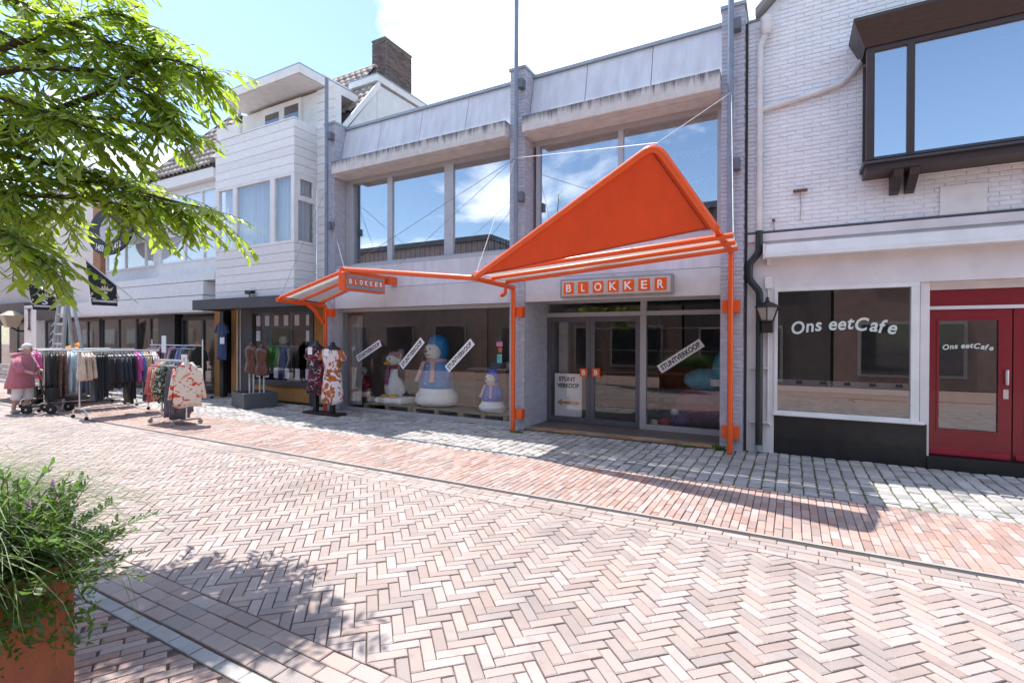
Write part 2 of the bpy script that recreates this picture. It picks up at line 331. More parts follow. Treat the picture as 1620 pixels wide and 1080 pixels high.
def courses(x0, x1, y0, y1, L, W, j, along='x', jl=0.0, seed_off=0.5, wob=.006, lv=.05):
    o = []
    if along == 'x':
        k = 0; y = y0
        while y < y1 - W * .5:
            x = x0 - (k % 2) * L * seed_off - U(0, .04)
            while x < x1:
                l = L * U(.97, 1.03); p = clip(rect(x + l / 2, y + W / 2, l, W, U(-.004, .004), j), x0, x1, y0 - .01, y1 + .01)
                if p and area(p) > .0006: o.append(p)
                x += l
            y += W; k += 1
    else:
        k = 0; x = x0
        while x < x1:
            y = y0 - (k % 2) * L * seed_off - U(0, .05); w = W * U(.96, 1.04)
            while y < y1:
                l = L * U(1 - lv, 1 + lv); p = clip(rect(x + w / 2 + U(-wob, wob) * .6, y + l / 2, w, l - jl, U(-wob, wob) * 3, j), x0, x1, y0, y1)
                if p and area(p) > .0006: o.append(p)
                y += l
            x += w; k += 1
    return o
# edge courses beyond the herringbone, the slot drain, the brick footway and the sett pavement
zone('road_edge', courses(XL, XR, 4.405, 4.735, .21, .0825, .006), PAVER, SAND, (XL, XR, 4.4, 4.74))
put('drain_channel', MB().box(XL, XR, 4.742, 4.80, -.028, -.006), mat('dark_drain', (0.05, 0.045, 0.045), .8), kind='structure')
put('channel_edge', MB().box(XL, XR, 4.80, 4.835, -.028, .001), mat('drain_edge', (0.36, 0.33, 0.31), .8, .1, 6), kind='structure')
zone('brick_footway', courses(XL, XR, 4.84, 6.27, .205, .0705, .006, 'y', wob=.002), PAVER_R, SAND, (XL, XR, 4.836, 6.28))
zone('sett_pavement', courses(XL, XR, 6.285, 8.62, 0.165, .142, .013, 'y', jl=.012, seed_off=.45, wob=.006, lv=.14), SETT, MOSS, (XL, XR, 6.28, 8.65), piece='sett', zvar=.006, tilt=.05, ch=.012)
# inner band along the herringbone, grey gutter course, brick parking strip nearest the planter
zone('kerb_band', courses(XL, XR, 1.585, 1.895, .205, .1035, .006), PAVER, SAND, (XL, XR, 1.58, 1.898))
zone('gutter_course', courses(XL, XR, 1.49, 1.575, .21, .085, .006), GUTTER, SAND, (XL, XR, 1.486, 1.58), piece='gutter_tile')
polys = []
a = math.radians(62); ca, sa = math.cos(a), math.sin(a)
for r in range(-160, 160):
    for q in range(-90, 90):
        lx, ly = (q + (.5 if r % 2 else 0) + U(-.04, .04)) * .21, r * .066
        wx, wy = ca * lx - sa * ly - 3.0, sa * lx + ca * ly + .8
        if -7.5 < wx < 1.5 and -.6 < wy < 1.5:
            p = clip(rect(wx, wy, .21, .066, a, .008), -7.5, 1.5, -.6, 1.482)
            if p and area(p) > .0006: polys.append(p)
zone('brick_strip', polys, PAVER_R, SAND, (-7.5, 1.5, -.6, 1.485))
put('near_road', MB().add([(-21, -9, -.02), (6, -9, -.02), (6, -.6, -.02), (-21, -.6, -.02)], [(0, 1, 2, 3)]), mat('near_paving', (0.44, 0.29, 0.245), .85, .15, 6, .3, 40), kind='structure')
# weeds at the foot of the wall
WEED = mat('weed_green', (0.10, 0.20, 0.035), .7, .2, 20, trans=(.25, .45, .06))
def tuft(name, x, y, k, h, label, spread=.10):
    mb = MB().box(x - spread, x + spread, y - .02, y + .02, -.005, .004)
    for i in range(k):
        a = U(0, 6.28); r = spread * math.sqrt(rnd()); bx, by = x + r * math.cos(a), y + r * .5 * math.sin(a); b = U(0, 6.28); l = h * U(.5, 1); w = U(.004, .009)
        dx, dy = math.cos(b), math.sin(b); t = Vector((bx + dx * l * .7, by + dy * l * .7, l * .8)); m_ = Vector((bx + dx * l * .3, by + dy * l * .3, l * .6))
        mb.add([(bx - dy * w, by + dx * w, 0), (bx + dy * w, by - dx * w, 0), (m_.x + dy * w, m_.y - dx * w, m_.z), (m_.x - dy * w, m_.y + dx * w, m_.z), tuple(t)], [(0, 1, 2, 3), (3, 2, 4)])
    put(name, mb, WEED, label=label, cat='weed', group='weeds along the shop front', kind=None)
w = PZ(1137, 711); tuft('weed_tuft', w.x, w.y, 90, .11, 'green weeds at the foot of the right orange post')
w = PZ(817, 684); tuft('weed_tuft', w.x, w.y, 60, .05, 'low weeds at the foot of the middle orange post', .13)
w = PZ(1086, 707); tuft('weed_tuft', w.x, w.y, 30, .05, 'small weed tuft along the shop entrance step', .12)
# ------------------------------------------------------------------ the grey shop with the orange canopy
shop = thing('shop_building', 'grey two-storey shop with concrete lintels and large windows behind an orange canopy', 'building', (-5, 8.2, 0))
PL = (-9.57, -9.251); PM = (-4.605, -4.293); PR = (-.951, -.634); YP = 8.2; ZT = 6.62
def pillar(x0, x1, yb):
    p = put('pillar', B(x0 + .006, x1 - .006, YP + .008, yb, 0, ZT), GREYBRICK, shop)
    mb = MB(); z = 0.004; k = 0
    while z < ZT - .05:
        h = .056; xs = x0; off = .105 if k % 2 else .21
        while xs < x1 - .004:
            e = min(x1, xs + off - .007); mb.box(xs, e, YP - .002 + U(-.002, .002), YP + .02, z, z + h); xs += off; off = .21
        ys = YP + (.11 if k % 2 else .0) + .022
        while ys < yb - .02:      # visible right side of the pillar
            mb.box(x1 - .012, x1 + U(-.002, .002), ys, min(yb, ys + .203), z, z + h); ys += .21
        z += .0625; k += 1
    put('brickwork', mb, GREYBRICK, p, kind='stuff')
    put('coping', B(x0 - .02, x1 + .02, YP - .025, yb, ZT, ZT + .05), CAP, p)
pillar(*PL, 8.75); pillar(*PM, 9.3); pillar(*PR, 9.3)
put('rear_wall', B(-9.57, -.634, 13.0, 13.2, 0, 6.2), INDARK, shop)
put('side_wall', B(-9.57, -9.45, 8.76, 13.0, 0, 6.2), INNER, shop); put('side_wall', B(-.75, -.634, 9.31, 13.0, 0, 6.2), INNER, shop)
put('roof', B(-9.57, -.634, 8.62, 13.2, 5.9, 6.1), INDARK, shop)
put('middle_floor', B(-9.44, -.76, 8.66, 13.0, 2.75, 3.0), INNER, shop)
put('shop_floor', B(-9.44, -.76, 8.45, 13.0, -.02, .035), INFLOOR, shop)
bays = ((PL[1], PM[0], [600, 665, 738]), (PM[1], PR[0], [927, 1031]))
for bi, (x0, x1, joints) in enumerate(bays):
    # leaning parapet panels with a metal cap
    xs = [x0 + .004] + [PY(px, 170 if bi == 0 else 110, 8.45).x for px in joints] + [x1 - .004]
    for i in range(len(xs) - 1):
        a, b = xs[i] + .006, xs[i + 1] - .006
        put('parapet_panel', MB().prism([(a, 8.35, 5.64), (b, 8.35, 5.64), (b, 8.545, 6.56), (a, 8.545, 6.56)], (0, .03, 0)), GREYPANEL, shop)
    put('parapet_backing', MB().prism([(x0, 8.40, 5.6), (x1, 8.40, 5.6), (x1, 8.60, 6.55), (x0, 8.60, 6.55)], (0, .08, 0)), FASCIA, shop)
    put('parapet_cap', B(x0, x1, 8.50, 8.72, 6.563, 6.62), CAP, shop)
    # concrete lintel
    lx0 = PY(524, 270, 8.0).x if bi == 0 else PY(825.5, 195, 8.0).x; lx1 = PM[0] + .0 if bi == 0 else PR[0] - .002
    put('concrete_lintel', B(lx0, lx1, 8.0, 8.196, 5.37, 5.66), CONC, shop, bevel=.012)
    put('lintel_soffit', B(x0 + .002, x1 - .002, 8.198, 8.62, 5.37, 5.64), CONC, shop)
    # upper window: frame, mullions, panes
    yw = 8.56; z0, z1 = 3.33, 5.368
    fr = put('window_frame', B(x0 + .002, x1 - .002, yw - .03, yw + .05, z1 - .09, z1 - .001), ALU, shop)
    put('window_rail', B(x0 + .002, x1 - .002, yw - .03, yw + .05, z0, z0 + .08), ALU, fr)
    muls = ([(547, 558), (613, 620.5), (703, 717), (806.5, 812)] if bi == 0 else [(848, 853), (977.5, 985.5), (1134.5, 1146)])
    ed = []
    for (pa, pb) in muls:
        a, b = PY(pa, 320, yw - .03).x, PY(pb, 320, yw - .03).x
        a = max(a, x0 + .003); b = min(max(b, a + .03), x1 - .003); put('mullion', B(a, b, yw - .034, yw + .054, z0 + .081, z1 - .091), ALU, fr); ed.append((a, b))
    for i in range(len(ed) - 1):
        put('pane', B(ed[i][1] + .001, ed[i + 1][0] - .001, yw, yw + .012, z0 + .082, z1 - .092), GLASS_UP, fr)
    put('window_ledge', B(x0, x1, 8.24, yw + .06, 3.26, 3.329), ALU, shop)
    # spandrel in two courses of cladding with a shadow joint
    put('spandrel_panel', B(x0 + .001, x1 - .001, 8.235, 8.30, 2.775, 3.258), GREYPANEL, shop)
    for i in range(3 if bi == 0 else 2):
        a = x0 + .001 + (x1 - x0) * i / (3 if bi == 0 else 2); b = x0 - .003 + (x1 - x0) * (i + 1) / (3 if bi == 0 else 2)
        put('fascia_panel', B(a, b, 8.222, 8.30, 2.345, 2.767), FASCIA, shop)
    put('fascia_backing', B(x0, x1, 8.302, 8.36, 2.35, 3.25), FASCIA, shop)
# upstairs: radiator-like vertical blinds, railing, lamp grids
BL = mat('vertical_blind', (0.55, 0.62, 0.68), .8, .05)
for i in range(64):
    x = -9.1 + i * .07; put('blind_slat', B(x, x + .045, 8.95 + .02 * (i % 2), 8.956 + .02 * (i % 2), 3.36, 3.72), BL, shop) if i < 63 else None
RAILW = mat('white_rail', (.75, .75, .75), .5)
rl = put('stair_railing', MB().tube([(-4.1, 9.3, 4.05), (-1.0, 9.3, 4.05)], .03, 8), RAILW, shop)
for i in range(26): put('baluster', MB().tube([(-4.0 + i * .118, 9.3, 3.02), (-4.0 + i * .118, 9.3, 4.03)], .012, 6), RAILW, rl)
LAMPW = mat('lamp_louvre', (.8, .8, .8), .4)
for (a, b, y, z) in ((-4.0, -2.9, 10.6, 5.2), (-3.7, -2.9, 12.0, 4.9), (-2.0, -1.2, 9.9, 5.12), (-1.9, -1.25, 11.3, 5.0)):
    lp = put('ceiling_lamp', B(a, b, y, y + .16, z + .05, z + .09), LAMPW, shop)
    x = a
    while x < b - .03: put('louvre', B(x, x + .03, y, y + .16, z, z + .049), LAMPW, lp); x += .085
put('column', B(-3.55, -3.3, 10.2, 10.45, 3.01, 5.88), RAILW, shop)
# ---- display window
yw = 8.40; x0, x1 = PL[1] + .002, PM[0] - .002
dw = put('display_window_frame', B(x0, x1, yw - .04, yw + .06, .0, .085), ALU, shop)
put('frame_top', B(x0, x1, yw - .03, yw + .06, 2.27, 2.343), ALU, dw)
put('frame_side', B(x0, x0 + .05, yw - .03, yw + .06, .086, 2.269), ALU, dw); put('frame_side', B(x1 - .045, x1, yw - .03, yw + .06, .086, 2.269), ALU, dw)
xm = PY(672, 560, yw).x
put('pane', B(x0 + .051, xm - .002, yw, yw + .012, .087, 2.268), GLASS_SHOP, dw); put('pane', B(xm + .002, x1 - .046, yw, yw + .012, .087, 2.268), GLASS_SHOP, dw)
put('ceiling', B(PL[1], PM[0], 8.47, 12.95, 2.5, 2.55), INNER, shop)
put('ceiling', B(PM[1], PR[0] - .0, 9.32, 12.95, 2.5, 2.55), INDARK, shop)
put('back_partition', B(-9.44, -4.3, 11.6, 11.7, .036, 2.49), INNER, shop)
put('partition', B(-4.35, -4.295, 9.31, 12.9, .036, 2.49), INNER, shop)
# ---- entrance: doors, transoms, side window
yd = 9.2
E1 = PY(865.5, 560, yd).x; E2 = PY(934, 560, yd).x; E3 = PY(1013, 560, yd).x; E4 = PY(1023, 560, yd).x; E5 = PR[0] + .1
ef = put('entrance_frame', B(PM[1] + .002, E5, yd - .03, yd + .07, 2.36, 2.42), ALU, shop)
put('frame_rail', B(PM[1] + .002, E5, yd - .035, yd + .07, 2.10, 2.18), ALU, ef)
put('frame_post', B(E3 + .004, E4, yd - .04, yd + .07, .036, 2.099), ALU, ef); put('frame_post', B(E3 + .004, E4, yd - .03, yd + .06, 2.181, 2.359), ALU, ef)
put('transom_pane', B(PM[1] + .06, E3, yd, yd + .012, 2.183, 2.357), GLASS_SHOP, ef); put('transom_pane', B(E4 + .002, E5, yd, yd + .012, 2.183, 2.357), GLASS_SHOP, ef)
put('side_window_rail', B(E4 + .002, E5, yd - .03, yd + .06, .036, .13), ALU, ef)
put('side_window_pane', B(E4 + .002, E5, yd, yd + .012, .132, 2.098), GLASS_SHOP, ef)
put('entrance_soffit', B(PM[1] + .001, PR[0] + .1, 8.302, yd + .1, 2.425, 2.46), FASCIA, shop)
for (a, b) in ((E1, E2), (E2 + .006, E3)):
    d = put('door', B(a, b, yd - .02, yd + .03, .045, .15), DARKALU, shop)
    put('top_rail', B(a, b, yd - .02, yd + .03, 2.0, 2.095), DARKALU, d)
    put('stile', B(a, a + .085, yd - .018, yd + .028, .151, 1.999), DARKALU, d); put('stile', B(b - .085, b, yd - .018, yd + .028, .151, 1.999), DARKALU, d)
    put('pane', B(a + .086, b - .086, yd, yd + .012, .152, 1.998), GLASS_SHOP, d)
for px in (924, 943.5):
    c = PY(px, 589, yd - .05)
    s = put('handle_plate', B(c.x - .075, c.x + .075, yd - .075, yd - .022, c.z - .08, c.z + .08), ORANGE, shop)
    lettering('B', .15, (c.x, yd - .078, c.z), WHITEINK, s, fit=(.07, .095), bold=.004)
mb = [courses(PM[1] + .01, PR[0] - .005, 8.19, 9.16, .2, .1, .006)]
st = put('entrance_step', B(PM[1] + .002, PR[0] + .1, 8.185, 9.24, -.02, .022), SAND, kind='structure')
for p in mb[0]:
    vs, fs = paver_geo(ccw(p), .034 + U(-.001, .001), 0, .003); me = bpy.data.meshes.new('step_brick'); me.from_pydata(vs, [], fs); me.materials.append(STEPB); o = bpy.data.objects.new('step_brick', me); col.objects.link(o); o.parent = st
# ---- lit-box sign above the entrance
SIGNBACK = mat('sign_face_grey', (.52, .49, .50), .5, .04)
a = PY(886, 456, 8.1); b = PY(1064.5, 448, 8.1); zb, zt = 2.385, 2.70
sg = thing('shop_sign', 'long grey sign box with white letters on orange squares above the entrance', 'sign', (a.x, 8.1, zb))
put('sign_case', B(a.x, b.x, 8.10, 8.219, zb, zt), mat('sign_case_grey', (.30, .28, .28), .5), sg, bevel=.012)
put('sign_face', B(a.x + .035, b.x - .035, 8.094, 8.0995, zb + .03, zt - .03), SIGNBACK, sg)
LX = [899.8, 922.5, 946, 970, 994, 1019, 1045]
for ch, px in zip('BLOKKER', LX):
    c = PY(px, 450, 8.09).x; zc = (zb + zt) / 2
    q = put('letter_square', B(c - .093, c + .093, 8.089, 8.0935, zc - .098, zc + .098), ORANGE, sg)
    lettering(ch, .2, (c, 8.086, zc), WHITEINK, q, fit=(.065 if ch == 'L' else .125 if ch in 'OK' else .098, .135), bold=.004)
# ---- sale strips on the glass
def strip(pa, pb, Y, w, label):
    A, Bp = PY(*pa, Y), PY(*pb, Y); c = (A + Bp) / 2; L_ = math.hypot(Bp.x - A.x, Bp.z - A.z); an = math.atan2(Bp.z - A.z, Bp.x - A.x)
    t = thing('sale_strip', label, 'sign', (c.x, Y, c.z), 'sale strips on the glass')
    R2 = Matrix.Translation((c.x, Y, c.z)) @ FACE_Y @ Matrix.Rotation(an, 4, 'Z')
    me = MB().box(-L_ / 2, L_ / 2, -w / 2, w / 2, -.001, .001).mesh('paper'); bake(me, R2); put('paper', me, PAPER, t)
    lettering('STUNTVERKOOP', .1, (c.x, Y - .0025, c.z), BLACKINK, t, ang=an, bold=.003, fit=(L_ * .9, w * .58), depth=.0004)
strip((565, 567.5), (602, 542), 8.392, .155, 'white STUNTVERKOOP strip above the red-coated figure')
strip((634.5, 580), (668.5, 537.5), 8.392, .16, 'white STUNTVERKOOP strip between the penguin and the tall snowman')
strip((707, 584), (747.5, 540), 8.392, .16, 'white STUNTVERKOOP strip right of the tall snowman')
strip((1043, 584.5), (1110.5, 541.5), 9.19, .16, 'white STUNTVERKOOP strip on the window beside the doors')
c = PY(898, 630, 9.32)
bd = thing('sale_board', 'white STUNT VERKOOP board with orange arrow behind the glass door', 'sign', (c.x, 9.36, .036))
put('board', B(c.x - .29, c.x + .29, 9.34, 9.36, .06, .98), PAPER, bd)
lettering('STUNT', .1, (c.x - .02, 9.336, .87), BLACKINK, bd, fit=(.36, .09), bold=.004); lettering('VERKOOP', .1, (c.x, 9.336, .74), BLACKINK, bd, fit=(.47, .09), bold=.004)
put('arrow', MB().prism([(c.x - .24, 9.338, .40), (c.x - .13, 9.338, .33), (c.x - .13, 9.338, .375), (c.x + .24, 9.338, .375), (c.x + .24, 9.338, .425), (c.x - .13, 9.338, .425), (c.x - .13, 9.338, .47)], (0, -.003, 0)), mat('arrow_orange', (.7, .28, .05), .6), bd)
put('prop_leg', MB().prism([(c.x - .1, 9.37, .9), (c.x + .1, 9.37, .9), (c.x + .1, 9.7, .04), (c.x - .1, 9.7, .04)], (0, .01, 0)), PAPER, bd)
# price stickers
for (px, py, w, h, cc, lb) in ((790, 544, .14, .085, (.75, .25, .45), 'pink notice'), (791, 553, .09, .10, (.55, .10, .06), 'red notice'), (790, 567, .11, .17, (.12, .62, .55), 'teal notice')):
    c = PY(px, py, 8.41); put('window_notice', B(c.x - w / 2, c.x + w / 2, 8.4135, 8.4155, c.z - h / 2, c.z + h / 2), mat('notice_%s' % lb[:3], cc, .6), label=lb + ' stuck to the display window beside the middle pillar', cat='notice')
# ---- orange canopy of tubes
OR = .042
cp = thing('storefront_canopy', 'orange tubular canopy with triangular panel and projecting sign on three posts', 'canopy', (-5, 8.0, 0))
posts = {'l': (-9.36, 8.04, 2.40), 'm': (-4.44, 8.04, 2.60), 'r': (-.79, 8.04, 2.96)}
for k, (x, y, z) in posts.items():
    put('post', MB().tube([(x, y, .0), (x, y, z)], OR, 12), ORANGE, cp, smooth=2)
    for zb in ((.30, 2.16) if k != 'l' else (2.25,)):
        put('wall_bracket', B(x + .02, x + .17 if k != 'r' else x + .12, 8.06, 8.193, zb - .09, zb + .09), ORANGE, cp, bevel=.006)
        if k == 'r': put('wall_bracket', B(x - .12, x - .02, 8.06, 8.193, zb - .09, zb + .09), ORANGE, cp, bevel=.006)
A = Vector((-4.40, 6.70, 2.63)); AL = Vector((-9.3, 6.80, 2.46)); C_ = Vector((-.785, 6.30, 2.96)); Bx = PY(1037, 228, 5.85)
for p, q in ((posts['l'], AL), (posts['m'], A), (posts['r'], C_)):
    q2 = Vector(q) + (Vector(q) - Vector(p)).normalized() * .05
    put('arm', MB().tube([p, q2], .046, 12), ORANGE, cp, smooth=2)
put('arm_brace', MB().tube([(-9.36, 7.98, 2.02), (-9.34, 7.72, 2.30), (-9.33, 7.5, 2.43)], .045, 10), ORANGE, cp, smooth=2)
put('arm_hook', MB().tube([(-4.43, 7.75, 2.58), (-4.43, 7.72, 2.46), (-4.43, 7.62, 2.42), (-4.43, 7.56, 2.45)], .03, 10), ORANGE, cp, smooth=2)
# bent triangle tube
def arc_corner(p, c, q, r, k=6):
    a = (p - c).normalized(); b = (q - c).normalized(); return [c + a * r * (1 - t) ** 2 + b * r * t ** 2 for t in [i / k for i in range(k + 1)]]
path = [A] + arc_corner(A, Bx, C_, .16) + [C_]
put('triangle_tube', MB().tube(path, .048, 12), ORANGE, cp, smooth=2)
nrm = (Bx - A).cross(C_ - A).normalized()
if nrm.y > 0: nrm = -nrm
cen = (A + Bx + C_) / 3
tri = [cen + (p - cen) * .955 for p in (A, Bx, C_)]
put('triangle_panel', MB().prism([p - nrm * .006 for p in tri], nrm * .012), ORANGEP, cp)
edge = [cen + (p - cen) * .93 + nrm * .012 for p in (A, Bx, C_)]
put('panel_seam', MB().tube(edge + [edge[0]], .008, 6), mat('dark_orange_seam', (.42, .06, .01), .5), cp)
# roof tubes and sheets, rising from the middle arm to the right post
ends = [PY(1160, 372, 6.5), PY(1163, 383, 7.1), PY(1167, 393, 7.7)]; am = Vector(posts['m'])
starts = [A.lerp(am, t) + Vector((0, 0, .07)) for t in (.02, .42, .80)]
for s_, e_ in zip(starts, ends): put('roof_tube', MB().tube([s_, e_], .036, 10), ORANGE, cp, smooth=2)
for i in range(2):
    put('roof_sheet', MB().prism([starts[i] + Vector((0, .05, .02)), ends[i] + Vector((0, .05, .02)), ends[i + 1] + Vector((0, -.05, .02)), starts[i + 1] + Vector((0, -.05, .02))], (0, 0, .012)), POLYC, cp)
# left wing: sheets rising from the left arm to the projecting sign
XS = -7.43; S0 = Vector((XS, 6.83, 2.98)); S1 = Vector((XS, 7.95, 2.95))
put('sign_beam', MB().tube([S0 + Vector((-.04, -.05, 0)), (XS - .04, 8.18, 2.93)], .04, 10), ORANGE, cp, smooth=2)
put('wall_bracket', B(XS - .10, XS + .05, 8.0, 8.22, 2.80, 2.97), ORANGE, cp)
al = Vector(posts['l'])
st2 = [AL.lerp(al, t) + Vector((0, 0, .05)) for t in (.03, .45, .86)]; en2 = [Vector((XS - .14, 6.84 + t * 1.1, 2.93)) for t in (.02, .45, .86)]
for s_, e_ in zip(st2, en2): put('roof_tube', MB().tube([s_, e_], .036, 10), ORANGE, cp, smooth=2)
for i in range(2):
    put('roof_sheet', MB().prism([st2[i] + Vector((0, .05, .02)), en2[i] + Vector((0, .05, .02)), en2[i + 1] + Vector((0, -.05, .02)), st2[i + 1] + Vector((0, -.05, .02))], (0, 0, .012)), POLYC, cp)
put('link_tube', MB().tube([S0 + Vector((-.04, .02, .0)), A + Vector((0, .03, .0))], .045, 12), ORANGE, cp, smooth=2)
ps = put('sign_case', B(XS - .17, XS, 6.83, 7.92, 2.59, 2.925), ORANGE, cp, bevel=.01)
put('sign_face', B(XS + .001, XS + .006, 6.87, 7.89, 2.63, 2.89), mat('sign_grey', (.33, .32, .33), .5), ps)
for i, ch in enumerate('BLOKKER'):
    yc = 6.97 + i * .137
    q = put('letter_square', B(XS + .0065, XS + .010, yc - .055, yc + .055, 2.695, 2.835), ORANGE, ps)
    lettering(ch, .12, (XS + .0125, yc, 2.765), WHITEINK, q, face=FACE_X, fit=(.045 if ch == 'L' else .075, .095), bold=.004)
# stays
CAB = mat('white_cable', (.72, .72, .72), .5); CABD = mat('steel_cable', (.30, .30, .31), .4, metal=.6)
def cable(p, q, m=CAB, r=.005): put('stay_cable', MB().tube([p, q], r, 5), m, cp)
mp = Vector((-4.42, 8.06, 4.95))
cable(mp, Bx + Vector((.02, .03, .02))); cable(mp, A); cable(mp, S0, CABD, .005); cable(mp, Vector((-.9, 8.5, 4.2)) * 0 + S1, CABD, .004)
rp_ = Vector((-.80, 8.06, 5.3)); cable(rp_, Bx); cable(rp_, ends[0]); lp_ = Vector((-9.42, 8.06, 5.0)); cable(lp_, AL, CABD, .005); cable(lp_, S0, CABD, .005)
# ---- tall poles on the pillars
for (px, py, zb, zt, lb) in ((516.5, 300, 2.75, 7.62, 'slim grey pole on the left pillar beside the white boarded house'), (816.5, 200, 3.2, 9.6, 'tall slim grey pole on the middle pillar of the shop'), (1155.5, 200, 3.05, 9.4, 'tall slim grey pole on the right pillar beside the cafe')):
    c = PY(px, py, 8.07); t = thing('grey_pole', lb, 'pole', (c.x, 8.07, zb), 'poles on the shop front')
    put('shaft', MB().tube([(c.x, 8.07, zb), (c.x, 8.07, zt)], .042, 12), POLE, t, smooth=2)
    for z in (4.25, 6.3):
        put('clamp', B(c.x + .03, c.x + .13, 8.06, 8.193, z - .08, z + .08), DARKALU, t)
# ------------------------------------------------------------------ the white brick cafe
cafe = thing('cafe_building', 'white painted brick cafe with red double door and dark timber bay window', 'building', (1.5, 8.38, 0))
YC = 8.38; CX0 = -.60; CX1 = 4.6
def roof_z(x): return 6.42 if x < -.47 else 6.42 + (x + .47) * .98
ZL = 3.27
put('wall', MB().prism([(CX0, YC + .012, ZL), (CX1, YC + .012, ZL), (CX1, YC + .012, 9.0), (2.16, YC + .012, 9.0), (-.47, YC + .012, 6.42), (CX0, YC + .012, 6.42)], (0, .25, 0)), CAFEBRICK, cafe)
wallpart = [c for c in cafe.children if c.name.startswith('wall')][0]
ox0, ox1, oz0, oz1 = .80, 3.9, 3.84, 5.60          # bay window footprint on the wall
bl = []; z = ZL + .003; k = 0
while z < 7.6:
    x = CX0 - (.105 if k % 2 else 0)
    while x < CX1:
        a, b = max(x, CX0), min(x + .203, CX1)
        if b - a > .03 and z + .054 < roof_z(a) - .02 and not (a > ox0 and b < ox1 and z > oz0 and z < oz1 - .1):
            q = project(((a + b) / 2, YC, z)); s = -1
            if q and q[0] < 1640 and q[1] > -20: s = 1 / q[2]
            bl.append((s, a, b, z))
        x += .21
    z += .0618; k += 1
bl.sort(key=lambda t: -t[0]); rest = MB(); cache = {}
def brick_geo(l, h, d):
    c = .005; vs = [(-l / 2, d, -h / 2), (l / 2, d, -h / 2), (l / 2, d, h / 2), (-l / 2, d, h / 2), (-l / 2, c, -h / 2), (l / 2, c, -h / 2), (l / 2, c, h / 2), (-l / 2, c, h / 2), (-l / 2 + c, 0, -h / 2 + c), (l / 2 - c, 0, -h / 2 + c), (l / 2 - c, 0, h / 2 - c), (-l / 2 + c, 0, h / 2 - c)]
    return vs, [(8, 9, 10, 11)] + [(i, (i + 1) % 4, 4 + (i + 1) % 4, 4 + i) for i in range(4)] + [(4 + i, 4 + (i + 1) % 4, 8 + (i + 1) % 4, 8 + i) for i in range(4)]
for i, (s, a, b, z) in enumerate(bl):
    y = YC + U(-.003, .002); c = ((a + b) / 2, y, z + .027); key = round(b - a, 2)
    if i < 300 and s > 0:
        if key not in cache:
            vs, fs = brick_geo(b - a, .053, .016); me = bpy.data.meshes.new('brick'); me.from_pydata(vs, [], fs); me.materials.append(CAFEBRICK); cache[key] = me
        o = bpy.data.objects.new('brick', cache[key]); col.objects.link(o); o.location = c; o.parent = wallpart; o.rotation_euler = (U(-.01, .01), U(-.004, .004), U(-.006, .006))
    else:
        vs, fs = brick_geo(b - a, .053, .016); rest.add([(v[0] + c[0], v[1] + c[1], v[2] + c[2]) for v in vs], fs)
put('brick_field', rest, CAFEBRICK, wallpart, kind='stuff')
put('party_wall_gap', B(PR[1] + .003, CX0 - .001, 8.34, 8.5, 0, 6.4), mat('dark_gap', (.05, .05, .05), .9), cafe)
# ground floor masonry
W0 = -.185; W1 = 1.372; ZS, ZW = .60, 2.375
put('corner_pilaster', B(CX0 + .003, W0 - .045, YC - .004, YC + .3, 0, ZL - .005), CAFEPLASTER, cafe)
put('header', B(W0 - .0445, CX1, YC, YC + .2, ZW + .06, ZL - .005), CAFEPLASTER, cafe)
put('string_course', B(CX0 + .01, CX1, YC - .035, YC - .005, ZL - .035, ZL), mat('dark_flashing', (.08, .08, .09), .6), cafe)
put('string_ledge', B(CX0 + .01, CX1, YC - .05, YC - .005, ZL - .15, ZL - .037), CAFEPLASTER, cafe)
put('plinth', B(W0 - .044, 1.545, YC + .01, YC + .22, 0, .565), BLACKTILE, cafe)
for xj in (.62,): put('plinth_joint', B(xj, xj + .008, YC + .006, YC + .0095, .0, .56), BLACKP, cafe)
put('plinth_joint', B(W0 - .04, 1.54, YC + .006, YC + .0092, .235, .243), BLACKP, cafe)
wf = put('window_frame', B(W0 - .044, W1 + .09, YC - .02, YC + .1, ZW, ZW + .058), WHITE, cafe)
put('frame_side', B(W0 - .044, W0, YC - .02, YC + .1, ZS + .001, ZW - .001), WHITE, wf); put('frame_side', B(W1, W1 + .055, YC - .02, YC + .1, ZS + .001, ZW - .001), WHITE, wf)
put('frame_reveal', B(W1 + .056, W1 + .09, YC - .012, YC + .1, ZS + .001, ZW - .001), WHITE, wf)
put('window_sill', B(W0 - .06, W1 + .14, YC - .07, YC + .1, ZS - .034, ZS), WHITE, wf, bevel=.008); put('sill_bead', B(W0, W1, YC - .012, YC + .06, ZS + .001, ZS + .03), WHITE, wf)
put('pane', B(W0, W1, YC + .03, YC + .042, ZS + .031, ZW - .001), glass('cafe_glass', (.85, .86, .86), base=.12, gain=.8), wf)
fb = glass('frosted_band', (.55, .57, .57), base=.12, gain=1.0, rough=.35)
put('frosted_band', B(W0 + .001, W1 - .001, YC + .0425, YC + .044, .93, 1.09), mat('frosted_film', (.42, .43, .43), .5, .05, trans=(.4, .4, .4)), wf)
for i in range(5):
    c = W0 + .28 + i * .29; put('cup_print', MB().prism([(c - .05, YC + .0285, 1.035), (c + .05, YC + .0285, 1.035), (c + .03, YC + .0285, 1.06), (c + .035, YC + .0285, 1.085), (c, YC + .0285, 1.07), (c - .035, YC + .0285, 1.085), (c - .03, YC + .0285, 1.06)], (0, .001, 0)), BLACKINK, wf)
